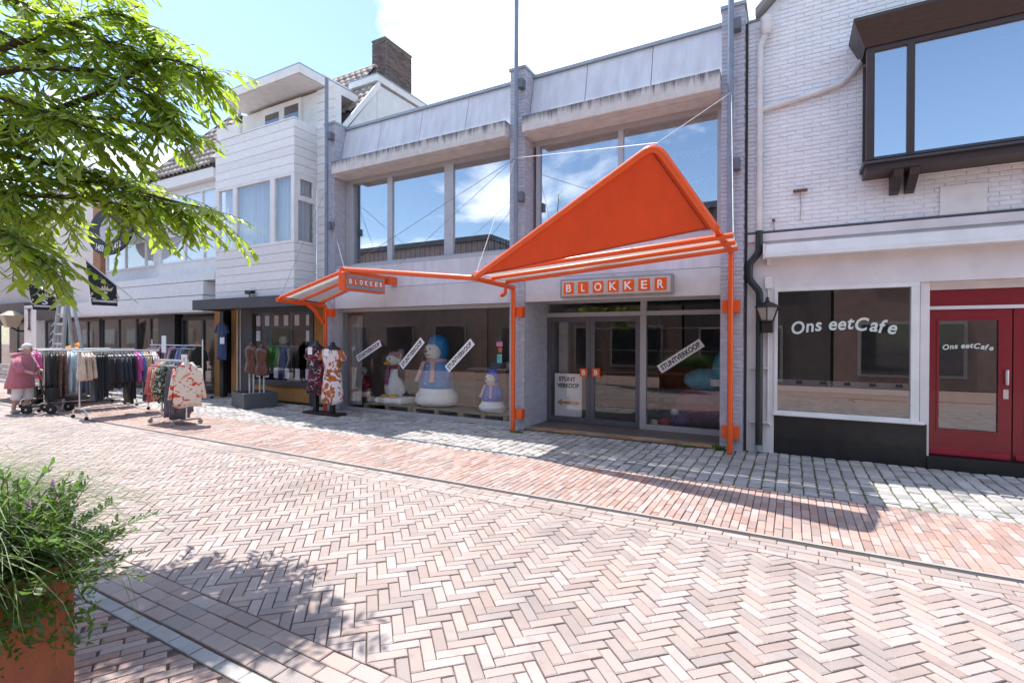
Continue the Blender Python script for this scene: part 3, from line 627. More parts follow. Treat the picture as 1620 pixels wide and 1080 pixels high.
def arched(s, xa, xb, zc, rise, size, parent, Y, bold, h):
    tot = [text_mesh(ch, size, bold, .18)['w'] if ch != ' ' else size * .28 for ch in s]; gap = size * .05; W_ = sum(tot) + gap * (len(s) - 1); k = (xb - xa) / W_; x = xa
    for ch, w_ in zip(s, tot):
        xc = x + w_ * k / 2; t = (xc - xa) / (xb - xa) * 2 - 1
        if ch != ' ':
            me = text_mesh(ch, size, bold, .18); zo = (size * .22 if ch in 'OCtf' else 0) - (size * .02 if ch == 'f' else 0)
            bake(me, Matrix.Translation((xc, Y, zc + rise * (1 - t * t) + zo * .5)) @ FACE_Y @ Matrix.Rotation(-t * .16, 4, 'Z') @ Matrix.Diagonal((k, k * h, 1, 1))); put('letter', me, MATS.get('mint') or mat('mint', (.62, .68, .64), .5, .02), parent)
        x += (w_ + gap) * k
c0 = PY(1252, 515, YC + .03); c1 = PY(1419, 517, YC + .03)
arched('Ons eetCafe', c0.x, c1.x, 1.80, .07, .24, wf, YC + .027, .005, 1.15)
# red doors in their recess
YD = 8.62; D0 = 1.575
put('door_jamb', B(1.475, 1.57, YC + .03, YD + .1, .16, 2.47), CAFEPLASTER, cafe); put('recess_soffit', B(1.571, CX1, YC + .201, YD + .1, 2.436, 2.46), CAFEPLASTER, cafe)
put('recess_lintel', B(1.571, CX1, YD - .06, YD + .08, 2.335, 2.435), CAFEPLASTER, cafe); put('transom_panel', B(1.571, CX1, YD - .02, YD + .05, 2.12, 2.334), REDDOOR, cafe); put('transom_bar', B(1.571, CX1, YD - .05, YD + .06, 2.075, 2.119), CAFEPLASTER, cafe)
put('door_step', B(1.546, CX1, YC - .01, YD + .1, -.01, .155), BLACKTILE, cafe)
for i in range(2):
    a = D0 + i * .86; b = a + .845
    d = put('door', B(a, b, YD - .02, YD + .03, .17, .47), REDDOOR, cafe); put('top_rail', B(a, b, YD - .02, YD + .03, 1.955, 2.07), REDDOOR, d)
    put('stile', B(a, a + .11, YD - .02, YD + .03, .471, 1.954), REDDOOR, d); put('stile', B(b - .11, b, YD - .02, YD + .03, .471, 1.954), REDDOOR, d)
    for (u0, u1, v0, v1) in ((a + .105, b - .105, .471, .50), (a + .105, b - .105, 1.93, 1.954), (a + .105, a + .13, .501, 1.929), (b - .13, b - .105, .501, 1.929)): put('glazing_bead', B(u0, u1, YD - .032, YD - .021, v0, v1), REDDOOR, d)
    put('pane', B(a + .111, b - .111, YD, YD + .012, .472, 1.953), glass('door_glass', (.85, .86, .86), base=.12, gain=.8), d)
    put('drip_rail', MB().prism([(a + .02, YD - .07, .17), (a + .02, YD - .021, .17), (a + .02, YD - .021, .235), (a + .02, YD - .07, .20)], (b - a - .04, 0, 0)), mat('bright_red', (.30, .012, .03), .4), d)
    for zz in (.30, .39): put('moulding', B(a + .10, b - .10, YD - .026, YD - .021, zz, zz + .018), REDDOOR, d)
    if i == 0:
        hx = b - .055; put('handle', MB().tube([(hx, YD - .03, 1.29), (hx, YD - .07, 1.29), (hx, YD - .07, 1.12), (hx, YD - .03, 1.12)], .012, 8), mat('brushed_handle', (.6, .6, .6), .35, metal=.8), d); put('lock_plate', B(hx - .025, hx + .025, YD - .026, YD - .021, .93, 1.05), mat('brushed_handle', (.6, .6, .6), .35, metal=.8), d)
        arched('Ons eetCafe', a + .17, b - .17, 1.56, .03, .1, d, YD - .004, .003, 1.1)
# awning cassette
aw = thing('awning_cassette', 'long white rolled awning cassette above the cafe window', 'awning', (0, 8.25, 2.84))
put('cassette', MB().prism([(-.35, 8.16, 2.90), (-.35, 8.20, 2.85), (-.35, 8.375, 2.85), (-.35, 8.375, 3.05), (-.35, 8.20, 3.05)], (4.9, 0, 0)), WHITE, aw, bevel=.01)
put('end_cap', B(-.375, -.352, 8.17, 8.375, 2.84, 3.06), WHITE, aw); put('valance_bar', B(-.35, 4.55, 8.14, 8.165, 2.855, 2.90), WHITE, aw); put('bracket', B(-.33, -.28, 8.30, 8.375, 2.76, 2.849), WHITE, aw)
# drainpipes
DP = mat('black_pipe', (.02, .027, .03), .35, .1); WP = mat('white_pipe', (.70, .68, .67), .5, .1, 4)
xp = PY(1201.5, 300, 8.28).x
dp = thing('drainpipe', 'drainpipe, white above and black with a dog-leg below, on the cafe corner', 'drainpipe', (xp, 8.28, 0))
put('upper_pipe', MB().tube([(xp, 8.29, 3.26), (xp, 8.29, 6.0), (xp + .07, 8.29, 6.15)], .046, 10), WP, dp, smooth=2)
put('hopper', MB().lathe([(.055, 0), (.075, .06), (.085, .09), (.085, .25), (.075, .26)], (xp + .08, 8.28, 6.13), 14), WP, dp, smooth=2)
x2 = PY(1185.5, 425, 8.28).x; x3 = PY(1201, 600, 8.28).x
put('lower_pipe', MB().tube([(xp, 8.28, 3.27), (xp, 8.28, 2.98), (xp - .02, 8.28, 2.93), (x2 + .01, 8.28, 2.80), (x2, 8.28, 2.74), (x2, 8.28, 2.60), (x2 + .01, 8.28, 2.55), (x3 - .02, 8.28, 2.40), (x3, 8.28, 2.34), (x3, 8.28, .10)], .05, 12), DP, dp, smooth=2)
put('pipe_shoe', MB().tube([(x3, 8.28, .12), (x3, 8.28, .04)], .053, 12), CAP, dp)
for z in (.45, 1.25): put('pipe_clip', B(x3 - .12, x3 + .12, 8.30, 8.375, z - .012, z + .012), WP, dp)
put('branch_pipe', MB().tube([(xp, 8.32, 5.06), (xp + .35, 8.33, 5.10), (.55, 8.33, 5.20), (.68, 8.33, 5.30), (.84, 8.33, 5.52)], .038, 10), WP, dp, smooth=2)
# small fittings on the brick
for px, py, lb in ((1266, 302, 'small metal bracket with cable on the white brick wall'), (1224, 349, 'short pipe stub on the white brick wall')):
    c = PY(px, py, 8.36); t = thing('wall_bracket_fitting', lb, 'fitting', (c.x, 8.37, c.z)); put('plate', B(c.x - (.09 if px > 1230 else .02), c.x + (.09 if px > 1230 else .02), 8.30, 8.372, c.z - .012, c.z + .012), mat('rusty_iron', (.16, .09, .06), .8), t)
    put('cable', MB().tube([(c.x, 8.36, c.z), (c.x + .01, 8.366, c.z - .25), (c.x, 8.366, c.z - .42 if px > 1230 else c.z - .1)], .006, 5), mat('dirty_cable', (.45, .42, .4), .7), t)
c = PY(1524, 315, 8.36); put('cover_plate', B(c.x - .23, c.x + .23, 8.362, 8.374, c.z - .19, c.z + .19), WHITE, label='square painted cover plate on the white brick under the bay window', cat='plate', bevel=.003)
# conduit beside the window
cd = thing('conduit', 'thin white cable conduit beside the lantern on the cafe pilaster', 'conduit', (-.31, 8.37, .4)); put('pipe', MB().tube([(-.31, 8.362, 2.45), (-.31, 8.362, .45), (-.27, 8.362, .40)], .012, 6), WHITE, cd); put('junction_box', B(-.36, -.26, 8.335, 8.375, 2.42, 2.60), WHITE, cd, bevel=.008)
# wall lantern
ln = thing('wall_lantern', 'black six-sided lantern with frosted panes on the cafe pilaster', 'lantern', (-.31, 8.18, 1.76))
lx, ly = -.315, 8.17; IR = mat('black_iron', (.015, .015, .018), .45)
put('bracket', B(lx - .07, lx + .07, ly - .02, 8.375, 1.77, 1.93), IR, ln, bevel=.006)
def hexr(r, z): return [(lx + r * math.cos(math.pi / 3 * j + .52), ly + r * math.sin(math.pi / 3 * j + .52), z) for j in range(6)]
put('pane', MB().loft([hexr(.085, 1.945), hexr(.155, 2.13)]), mat('frosted_pane', (.62, .58, .55), .4, .05, trans=(.7, .66, .62)), ln)
cg = MB()
for a_, b_ in zip(hexr(.088, 1.93), hexr(.16, 2.14)): cg.tube([a_, b_], .009, 5)
cg.loft([hexr(.095, 1.93), hexr(.10, 1.95)]); put('cage', cg, IR, ln, kind='stuff')
put('lamp_roof', MB().loft([hexr(.185, 2.135), hexr(.185, 2.15), hexr(.07, 2.205), hexr(.03, 2.215)]), IR, ln); put('finial', MB().lathe([(.03, 0), (.035, .02), (.015, .04), (.028, .055), (.004, .08)], (lx, ly, 2.21), 10), IR, ln, smooth=True)
# bay window upstairs
bw = thing('bay_window', 'dark brown timber bay window projecting from the white brick wall', 'window', (.82, 7.92, 3.84))
YB = 7.93; bx0 = .825
put('base', B(bx0, 3.9, YB, YC - .005, 3.84, 3.93), BROWN, bw); put('sill', MB().prism([(bx0 - .03, YB - .05, 3.93), (bx0 - .03, YB - .05, 3.96), (bx0 - .03, YB + .06, 3.985), (bx0 - .03, YC - .005, 3.985), (bx0 - .03, YC - .005, 3.93)], (3.1, 0, 0)), CHARCOAL, bw)
put('corner_post', B(bx0, bx0 + .085, YB, YB + .09, 3.986, 5.37), BROWN, bw)
xa = PY(1435, 170, YB).x; xb = PY(1447.5, 170, YB).x
put('mullion', B(xa, xb, YB, YB + .08, 3.986, 5.37), BROWN, bw); put('mullion', B(3.0, 3.08, YB, YB + .08, 3.986, 5.37), BROWN, bw)
put('bottom_rail', B(bx0 + .086, 3.9, YB + .004, YB + .07, 3.986, 4.02), CHARCOAL, bw); put('top_rail', B(bx0, 3.9, YB, YB + .08, 5.371, 5.43), BROWN, bw)
GO = glass('bay_glass', (.7, .72, .74), base=.5, gain=.5)
put('pane', B(bx0 + .086, xa - .001, YB + .03, YB + .04, 4.021, 5.369), GO, bw); put('pane', B(xb + .001, 2.999, YB + .03, YB + .04, 4.021, 5.369), GO, bw); put('pane', B(3.081, 3.9, YB + .03, YB + .04, 4.021, 5.369), GO, bw)
put('side_pane', B(bx0 + .03, bx0 + .04, YB + .091, YC - .06, 4.0, 5.37), GO, bw); put('side_post', B(bx0, bx0 + .07, YC - .059, YC - .005, 3.986, 5.37), BROWN, bw)
put('cornice', MB().prism([(bx0 - .02, YB - .02, 5.431), (bx0 - .16, YB - .22, 5.70), (bx0 - .16, YB - .22, 5.74), (bx0 - .16, YC - .005, 5.74), (bx0 - .02, YC - .005, 5.431)], (3.3, 0, 0)), BROWN, bw)
put('cornice_end', MB().prism([(bx0 - .02, YB - .02, 5.431), (bx0 - .02, YC - .006, 5.431), (bx0 - .165, YC - .006, 5.735), (bx0 - .165, YB - .22, 5.735)], (.01, 0, 0)), CHARCOAL, bw)
put('inner_wall', B(bx0 + .09, 3.9, YC + .3, YC + .35, 3.9, 5.5), INDARK, bw)
for px in (1421, 1446): 
    c = PY(px, 272, YB + .1).x; put('corbel', MB().prism([(c - .05, YB + .04, 3.838), (c - .05, YC - .006, 3.838), (c - .05, YC - .006, 3.60), (c - .05, YC - .12, 3.62), (c - .05, YB + .08, 3.76)], (.1, 0, 0)), BROWN, bw)
# roof verge and cap
put('verge_board', MB().prism([(-.50, 8.22, 6.43), (-.50, 8.22, 6.53), (2.2, 8.22, 9.18), (2.2, 8.22, 9.08)], (0, .3, 0)), mat('grey_verge', (.25, .24, .24), .6), cafe)
put('wall_cap', B(CX0 - .02, -.44, YC - .02, YC + .3, 6.421, 6.45), CAP, cafe)
put('side_wall', B(CX0 + .004, CX0 + .1, YC + .31, 13, 0, 6.4), CAFEBRICK, cafe); put('rear_wall', B(CX0, CX1, 13, 13.1, 0, 6.4), INDARK, cafe); put('cafe_floor', B(CX0 + .1, CX1, YC + .2, 13, -.02, .15), INDARK, cafe); put('cafe_ceiling', B(CX0 + .1, CX1, YC + .26, 13, 2.7, 2.8), INDARK, cafe)
# ------------------------------------------------------------------ white boarded house with bay, black clothes shop below
hc = thing('boarded_house', 'white boarded house with square bay, balcony and flat roof over a black shop front', 'building', (-11.8, 8.5, 0))
YW = 8.5; YF = 7.86; BX0, BX1 = -13.34, -10.21; HX1 = -9.58
def board(x0, x1, y0, y1, z0, z1, par=hc): put('siding_board', B(x0, x1, y0, y1, z0, z1), SIDING, par)
ZB, ZS0, ZW1, ZP = 2.64, 3.93, 5.50, 6.82
put('bay_core', B(BX0 + .03, BX1 - .03, YF + .03, YW, ZB, ZS0 - .02), WHITE, hc); put('bay_core', B(BX0 + .03, BX1 - .03, YF + .03, YW, ZW1 + .06, 5.9), WHITE, hc)
put('main_wall', B(-14.4, BX0 - .001, YW + .02, YW + .2, 2.5, 7.6), WHITE, hc); put('main_wall', B(BX1 + .0, HX1 - .003, YW + .02, YW + .2, 2.5, 7.6), WHITE, hc)
def boards(z0, z1, n):
    h = (z1 - z0) / n
    for i in range(n):
        a = z0 + i * h + .004; b = z0 + (i + 1) * h - .006; j = U(0, .004)
        board(BX0 + j, BX1 - .026, YF + U(0, .004), YF + .029, a, b); board(BX1 - .025, BX1 + U(-.003, .001), YF + .002, YW, a, b); board(BX0 - .001, BX0 + .024, YF + .03, YW, a, b)
boards(ZB, ZS0 - .02, 6); boards(ZW1 + .06, ZP, 6)
k = 0; z = 2.5
while z < 7.7:
    board(BX1 + .003, HX1 - .004, YW - .002 + U(0, .003), YW + .018, z + .004, min(z + .205, 7.72)); z += .213
put('parapet_cap', B(BX0 - .01, BX1 + .01, YF - .012, YF + .10, ZP + .002, ZP + .03), SIDING, hc)
put('balcony_floor', B(BX0 + .03, BX1 - .03, YF + .03, YW, 5.902, 5.98), WHITE, hc)
# balcony back wall, doors and flat roof
put('balcony_wall', B(-13.2, BX1 + .0, YW + .021, YW + .1, 5.99, 7.7), WHITE, hc)
bd_ = put('balcony_door_frame', B(-12.3, -10.75, YW - .03, YW + .02, 5.99, 7.68), WHITE, hc)
for (a, b, z0, z1) in ((-12.15, -11.6, 6.9, 7.5), (-11.38, -10.85, 6.9, 7.55)): put('pane', B(a, b, YW - .036, YW - .031, z0 - .6, z1), glass('dark_pane', (.25, .27, .28), .2, 1.2), bd_)
put('roof_slab', B(-13.15, -9.98, 7.82, 9.6, 7.80, 7.985), WHITE, hc); put('roof_trim', B(-13.16, -9.97, 7.81, 9.6, 7.986, 8.03), CAP, hc); put('roof_fascia', B(-13.17, -9.96, 7.795, 7.819, 7.79, 7.984), WHITE, hc); put('roof_fascia', B(-9.979, -9.955, 7.82, 9.6, 7.79, 7.984), WHITE, hc)
put('roof_soffit', B(-13.1, -10.02, 7.84, 8.5, 7.775, 7.799), SIDING, hc)
# bay glazing
wfr = put('bay_window_frame', B(BX0, BX1, YF, YF + .09, ZS0 - .018, ZS0 + .05), WHITE, hc); put('frame_head', B(BX0, BX1, YF, YF + .09, ZW1, ZW1 + .058), WHITE, wfr)
ms = [(340, 346), (368, 374), (427, 434), (460, 463.5)]; ed = []
for pa, pb in ms:
    a, b = PY(pa, 330, YF).x, PY(pb, 330, YF).x; a = max(a, BX0); b = min(b, BX1 - .001); put('mullion', B(a, b, YF + .002, YF + .088, ZS0 + .051, ZW1 - .001), WHITE, wfr); ed.append((a, b))
for i in range(3): put('pane', B(ed[i][1] + .001, ed[i + 1][0] - .001, YF + .04, YF + .05, ZS0 + .052, ZW1 - .002), GLASS_HOUSE, wfr)
put('corner_post', B(BX1 - .10, BX1 - .001, YF + .001, YF + .11, ZS0 + .051, ZW1 - .001), WHITE, wfr)
sf = put('side_frame', B(BX1 - .08, BX1, YF + .10, YW, ZS0 - .018, ZS0 + .05), WHITE, hc); put('side_head', B(BX1 - .08, BX1, YF + .10, YW, ZW1, ZW1 + .058), WHITE, sf); put('transom', B(BX1 - .07, BX1 + .006, YF + .111, YW - .07, 4.93, 5.0), WHITE, sf)
put('side_post', B(BX1 - .08, BX1 - .001, YW - .069, YW, ZS0 + .051, ZW1 - .001), WHITE, sf)
put('pane', B(BX1 - .04, BX1 - .03, YF + .112, YW - .07, ZS0 + .052, 4.929), GLASS_HOUSE, sf); put('pane', B(BX1 - .04, BX1 - .03, YF + .17, YW - .12, 5.05, ZW1 - .06), GLASS_HOUSE, sf)
vf = MB()
for (u0, u1, v0, v1) in ((YF + .112, YW - .071, 5.001, 5.049), (YF + .112, YW - .071, ZW1 - .059, ZW1 - .002), (YF + .112, YF + .169, 5.05, ZW1 - .06), (YW - .119, YW - .071, 5.05, ZW1 - .06)): vf.box(BX1 - .05, BX1 + .004, u0, u1, v0, v1)
put('vent_frame', vf, WHITE, sf, kind='stuff')
CUR = mat('sheer_curtain', (.72, .78, .82), .9, .05, trans=(.7, .75, .8))
def curtain(x0, x1, y, z0, z1, name='curtain', par=hc, axis='x', m=CUR, amp=.03, f=46.0):
    n_ = max(8, int((x1 - x0) * 60)); vs = []; fs = []
    for i in range(n_ + 1):
        s = x0 + (x1 - x0) * i / n_; w = y + amp * math.sin(s * f) + amp * .5 * math.sin(s * f * 2.3 + 1)
        for z in (z0, z1): vs.append((s, w, z) if axis == 'x' else (w, s, z))
    for i in range(n_): fs.append((2 * i, 2 * i + 2, 2 * i + 3, 2 * i + 1))
    put(name, MB().add(vs, fs), m, par, smooth=True)
curtain(BX0 + .1, BX1 - .15, YF + .2, ZS0, ZW1 + .05); curtain(YF + .2, YW - .05, BX1 - .16, ZS0, ZW1 + .05, axis='y')
put('bay_room', B(BX0 + .04, BX1 - .085, YW - .05, YW - .02, ZS0 - .015, ZW1 + .055), INNER, hc)
# roofs: tiled front slope, flat-roofed upper storey with boarded gable
TILE = mat('pale_pantile', (.40, .34, .31), .8, .2, 7, .2, 60, piece=.2, c2=(.20, .16, .14)); TILED = mat('dark_underlay', (.06, .05, .05), .9)
def pantile(l=.33, w=.235):
    vs = []; fs = []; n_ = 7
    for r, (yy, lift) in enumerate(((0, .03), (l * .5, .018), (l, 0))):
        for i in range(n_ + 1):
            s = i / n_; z = .026 * math.sin(s * 2 * math.pi) + lift; vs.append(((s - .5) * w * 1.04, yy, z + .02))
    for r in range(2):
        for i in range(n_): a = r * (n_ + 1) + i; fs.append((a, a + 1, a + n_ + 2, a + n_ + 1))
    o = len(vs)      # front lip
    for i in range(n_ + 1): v = vs[i]; vs.append((v[0], v[1], v[2] - .022))
    for i in range(n_): fs.append((o + i, o + i + 1, i + 1, i))
    me = bpy.data.meshes.new('roof_tile'); me.from_pydata(vs, [], fs); me.materials.append(TILE)
    for p in me.polygons: p.use_smooth = True
    return me
PT = pantile()
def tiled(par, p0, ex, ey, W_, H_, inside, lim=300):   # p0 corner, ex along the eave, ey up the slope
    ex = Vector(ex).normalized(); ey = Vector(ey).normalized(); ez = ex.cross(ey).normalized(); M3 = Matrix((ex, ey, ez)).transposed().to_4x4(); c = 0; extra = MB(); r = 0; v = 0.0
    while v < H_:
        u_ = .1175
        while u_ < W_:
            if inside(u_, v + .15):
                M_ = Matrix.Translation(Vector(p0) + ex * (u_ + U(-.006, .006)) + ey * (v + U(-.008, .008))) @ M3
                if c < lim: o = bpy.data.objects.new('roof_tile', PT); col.objects.link(o); o.parent = par; o.matrix_parent_inverse = Matrix.Identity(4); o.matrix_world = M_; c += 1
                else: extra.add([tuple(M_ @ vv.co) for vv in PT.vertices], [tuple(p.vertices) for p in PT.polygons])
            u_ += .235
        v += .285
    if extra.v: put('tile_field', extra, TILE, par, kind='stuff')
rs1 = put('roof_slope', MB().prism([(-14.3, 8.62, 6.55), (HX1, 8.62, 6.55), (HX1, 10.0, 8.37), (-10.5, 10.0, 8.37), (-10.5, 10.85, 9.49), (-14.3, 10.85, 9.49)], (0, .03, -.05)), TILED, hc)
tiled(rs1, (-14.3, 8.62, 6.56), (1, 0, 0), (0, 1.38, 1.82), 4.7, 3.65, lambda a, v: v > 1.2 and (v < 2.2 or a < 3.75))
put('verge_board', MB().prism([(HX1, 8.60, 6.52), (HX1, 8.60, 6.70), (HX1, 9.98, 8.50), (HX1, 9.98, 8.28)], (.05, 0, 0)), SIDING, hc)
put('gable_wall', MB().prism([(HX1 - .08, 8.70, 6.0), (HX1 - .08, 8.72, 6.64), (HX1 - .08, 10.0, 8.36), (HX1 - .08, 13.5, 8.40), (HX1 - .08, 13.5, 6.0)], (.07, 0, 0)), WHITE, hc)
for y in (9.9, 11.2): put('gable_joint', B(HX1 - .009, HX1 - .005, y, y + .02, 6.7, 8.3), FASCIA, hc)
put('upper_storey', B(-10.5, HX1 - .09, 9.95, 13.4, 7.6, 8.39), WHITE, hc); put('upper_fascia', B(-10.55, HX1 + .06, 9.84, 13.5, 8.41, 8.58), WHITE, hc); put('upper_trim', B(-10.56, HX1 + .07, 9.83, 13.5, 8.581, 8.61), CAP, hc)
put('ridge', MB().tube([(-14.3, 10.9, 9.52), (-10.6, 10.9, 9.52)], .09, 10), TILE, hc)
put('side_cladding', B(-10.52, -10.49, 8.9, 9.9, 7.2, 8.4), SIDING, hc)
ch = thing('chimney', 'dark brown brick chimney stack behind the white boarded house', 'chimney', (-10.3, 11.5, 8.6))
CHB = mat('dark_chimney_brick', (.15, .115, .105), .9, .15, 8, .2, piece=.3); c0 = PY(588.5, 100, 11.3); c1 = PY(609, 100, 11.3); wch = c1.x - c0.x; ztop = PY(606, 62, 11.3).z
put('core', B(c0.x + .012, c1.x - .012, 11.312, 12.5, 8.2, ztop), mat('chimney_mortar', (.22, .2, .19), .9), ch)
bk = MB(); z = 8.4; k = 0
while z < ztop - .05:
    x = c0.x - (.1 if k % 2 else 0)
    while x < c1.x: bk.box(max(x, c0.x), min(x + .195, c1.x), 11.3, 11.33, z, z + .052); x += .207
    y = 11.3 + (.1 if k % 2 else 0)
    while y < 12.5: bk.box(c1.x - .03, c1.x, max(y, 11.331), min(y + .195, 12.5), z, z + .052); y += .207
    z += .063; k += 1
put('brickwork', bk, CHB, ch, kind='stuff'); put('cap', B(c0.x - .01, c1.x + .01, 11.29, 12.51, ztop, ztop + .06), mat('mossy_cap', (.16, .16, .11), .9), ch); put('flue_pot', MB().lathe([(.07, 0), (.08, .1), (.06, .14)], (c0.x + .25, 11.6, ztop + .06), 10), CHB, ch)
# ---- black shop front under the bay
AW = thing('black_fascia', 'long black fascia canopy over the clothes shop below the white bay', 'canopy', (-12, 7.7, 2.4))
put('fascia_board', B(-13.92, -9.62, 7.60, 7.64, 2.40, 2.66), CHARCOAL, AW); put('canopy_roof', B(-13.92, -9.62, 7.641, 8.49, 2.56, 2.63), CHARCOAL, AW); put('end_board', B(-13.94, -13.921, 7.60, 8.49, 2.40, 2.66), CHARCOAL, AW); put('canopy_soffit', B(-13.9, -9.64, 7.66, 8.49, 2.44, 2.50), CHARCOAL, AW)
c = PY(392, 460, 7.7); fl = thing('flood_lamp', 'small black flood lamp on top of the black fascia', 'lamp', (c.x, 7.75, 2.66)); put('stem', MB().tube([(c.x, 7.75, 2.63), (c.x, 7.75, 2.76)], .015, 6), BLACKP, fl); put('head', MB().prism([(c.x - .13, 7.70, 2.75), (c.x + .10, 7.70, 2.77), (c.x + .13, 7.70, 2.83), (c.x - .12, 7.70, 2.84)], (0, .12, 0)), BLACKP, fl)
SW0, SW1 = -12.66, -10.40; sz0, sz1 = .57, 2.33
sfm = put('shop_window_frame', B(-13.1, SW0 - .0, YW - .06, YW + .06, 0, 2.5), CHARCOAL, hc); put('frame_post', B(SW1, SW1 + .14, YW - .06, YW + .06, 0, 2.5), CHARCOAL, sfm); put('frame_rail', B(SW0 + .001, SW1 - .001, YW - .07, YW + .06, .44, sz0), CHARCOAL, sfm); put('frame_head', B(SW0 + .001, SW1 - .001, YW - .05, YW + .06, sz1, 2.5), CHARCOAL, sfm)
put('pane', B(SW0 + .001, SW1 - .001, YW, YW + .012, sz0 + .001, sz1 - .001), GLASS_SHOP, sfm)
put('cork_panel', B(SW0 + .001, SW1 - .001, YW - .03, YW + .05, .06, .439), CORK, hc); put('plinth', B(-13.1, -10.0, YW - .02, YW + .06, -.01, .059), BLACKP, hc)
put('cork_panel', B(SW1 + .141, -9.9, YW - .03, YW + .05, .06, 2.5), CORK, hc); put('corner_strip', B(-9.899, -9.60, YW - .035, YW + .06, 0, 2.5), CHARCOAL, hc)
# door recess with cork piers
put('cork_pier', B(-13.75, -13.42, YW + .05, YW + .25, 0, 2.5), CORK, hc); put('cork_pier', B(-14.40, -14.12, YW - .04, YW + .2, 0, 2.5), CORK, hc); put('black_pier', B(-14.119, -13.95, YW - .06, YW + .2, 0, 2.5), BLACKP, hc); put('door_void', B(-13.95, -13.1, YW + .3, YW + .34, 0, 2.5), BLACKP, hc)
for x in (-13.36, -13.22): put('door_post', MB().tube([(x, YW - .02, 0), (x, YW - .02, 2.44)], .022, 8), mat('pale_post', (.6, .56, .5), .5), hc)
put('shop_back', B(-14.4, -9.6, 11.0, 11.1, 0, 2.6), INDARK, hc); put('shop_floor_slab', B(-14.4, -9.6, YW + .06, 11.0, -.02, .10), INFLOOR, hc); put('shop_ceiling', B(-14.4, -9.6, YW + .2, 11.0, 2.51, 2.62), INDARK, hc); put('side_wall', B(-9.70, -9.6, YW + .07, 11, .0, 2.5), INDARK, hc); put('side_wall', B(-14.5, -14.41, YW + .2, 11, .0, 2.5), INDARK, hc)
# price sheets taped inside the pane
PRINT = mat('printed_sheet', (.74, .73, .80), .6, .25, 38, stretch=(1.0, 1, 2.2), c2=(.48, .44, .55))
for row, zc, xs in ((0, 2.12, (-12.50, -12.13, -11.75, -11.37, -10.95, -10.52)), (1, .76, (-12.50, -12.14, -11.77, -11.33, -10.93, -10.54)), (2, 1.72, (-12.50, -10.52)), (3, 1.28, (-12.50, -10.54))):
    for i_, x in enumerate(xs): put('price_sheet', B(x - .085, x + .085, YW + .0135, YW + .0155, zc - .135, zc + .135), PRINT, label='white price sheet ' + ('in the row along the top of the clothes shop window', 'in the row along the bottom of the clothes shop window', 'halfway up the %s edge of the clothes shop window' % ('door', 'canopy post')[i_ % 2], 'below the halfway sheet at the %s edge of the shop window' % ('door', 'canopy post')[i_ % 2])[row], cat='sheet', group='price sheets in the clothes shop window')
# ------------------------------------------------------------------ white house with pantile roof and shop front
hd = thing('tiled_house', 'white rendered house with pantile hip roof beyond the boarded house', 'building', (-18, 8.5, 0))
DX0, DX1 = -21.3, -14.42
put('wall', B(DX0, DX1, YW + .15, YW + .35, 3.3, 6.6), mat('blue_white_render', (.74, .76, .78), .7, .05), hd)
for i, (a, b) in enumerate(((3.28, 3.50), (2.88, 3.27), (2.46, 2.87))): put('fascia_band', B(DX0 if i < 2 else -23.6, DX1 + .5 if i == 0 else DX1, YW - .32 + i * -.02, YW + .149, a, b - .012), mat('blue_white_render', (.74, .76, .78), .7, .05), hd)
put('canopy_soffit', B(-23.6, DX1, YW - .35, YW + .4, 2.40, 2.459), CAFEPLASTER, hd)
def window(par, x0, x1, y, z0, z1, muls, fm=WHITE, gm=GLASS_HOUSE, t=.06, name='window'):
    f = put(name + '_frame', B(x0, x1, y - .03, y + .05, z0, z0 + t), fm, par); put('frame_head', B(x0, x1, y - .03, y + .05, z1 - t, z1), fm, f)
    xs = [x0] + list(muls) + [x1 - t]
    for x in xs: put('mullion', B(x, x + t, y - .03, y + .05, z0 + t + .001, z1 - t - .001), fm, f)
    for a, b in zip(xs, xs[1:]): put('pane', B(a + t + .001, b - .001, y, y + .01, z0 + t + .001, z1 - t - .001), gm, f)
    return f
window(hd, -21.1, -17.9, YW + .12, 3.95, 4.85, (-19.8, -18.5)); window(hd, -17.6, -14.5, YW + .12, 3.95, 4.85, (-16.2, -15.2)); put('apron_panel', B(-17.6, -14.5, YW + .08, YW + .149, 3.55, 3.94), WHITE, hd)
window(hd, -18.2, -14.5, YW + .12, 5.0, 6.05, (-17.1, -16.2, -15.3)); curtain(-18.1, -14.6, YW + .3, 5.0, 6.0, par=hd); curtain(-17.4, -14.6, YW + .3, 3.95, 4.8, par=hd)
put('brick_pier', B(DX0 - .55, DX0, YW + .0, YW + .3, 3.5, 6.4), mat('red_brick_pier', (.40, .20, .11), .85, .15, 6, .2), hd)
put('eave_board', B(DX0 + .3, DX1 - .02, YW - .06, YW + .14, 6.25, 6.56), SIDING, hd)
E1, E2, T = Vector((-18.5, 8.42, 6.60)), Vector((-14.40, 8.42, 6.57)), Vector((-15.95, 10.15, 9.02))
rs2 = put('roof_slope', MB().prism([E1, E2, T], (0, .03, -.05)), TILED, hd); put('roof_slope', MB().prism([E2, T, (-15.95, 14, 9.02), (-13.0, 14, 6.57)], (-.03, 0, -.05)), TILED, hd)
eu = (E2 - E1).normalized(); mid = E1 + eu * (T - E1).dot(eu); ev = (T - mid); Hh = ev.length; tu = (T - E1).dot(eu)
tiled(rs2, E1 + Vector((0, 0, .02)), eu, ev, (E2 - E1).length, Hh, lambda a, v: a > tu * v / Hh and a < (E2 - E1).length - ((E2 - E1).length - tu) * v / Hh and not (1.0 < a < 1.9 and .75 < v < 1.3))
for i in range(9): p = E2.lerp(T, (i + .3) / 9.2); q = E2.lerp(T, (i + 1.4) / 9.2); put('hip_tile', MB().tube([p + Vector((0, 0, .06)), q + Vector((0, 0, .03))], .1, 10, rs=[.115, .085]), TILE, hd, smooth=2)
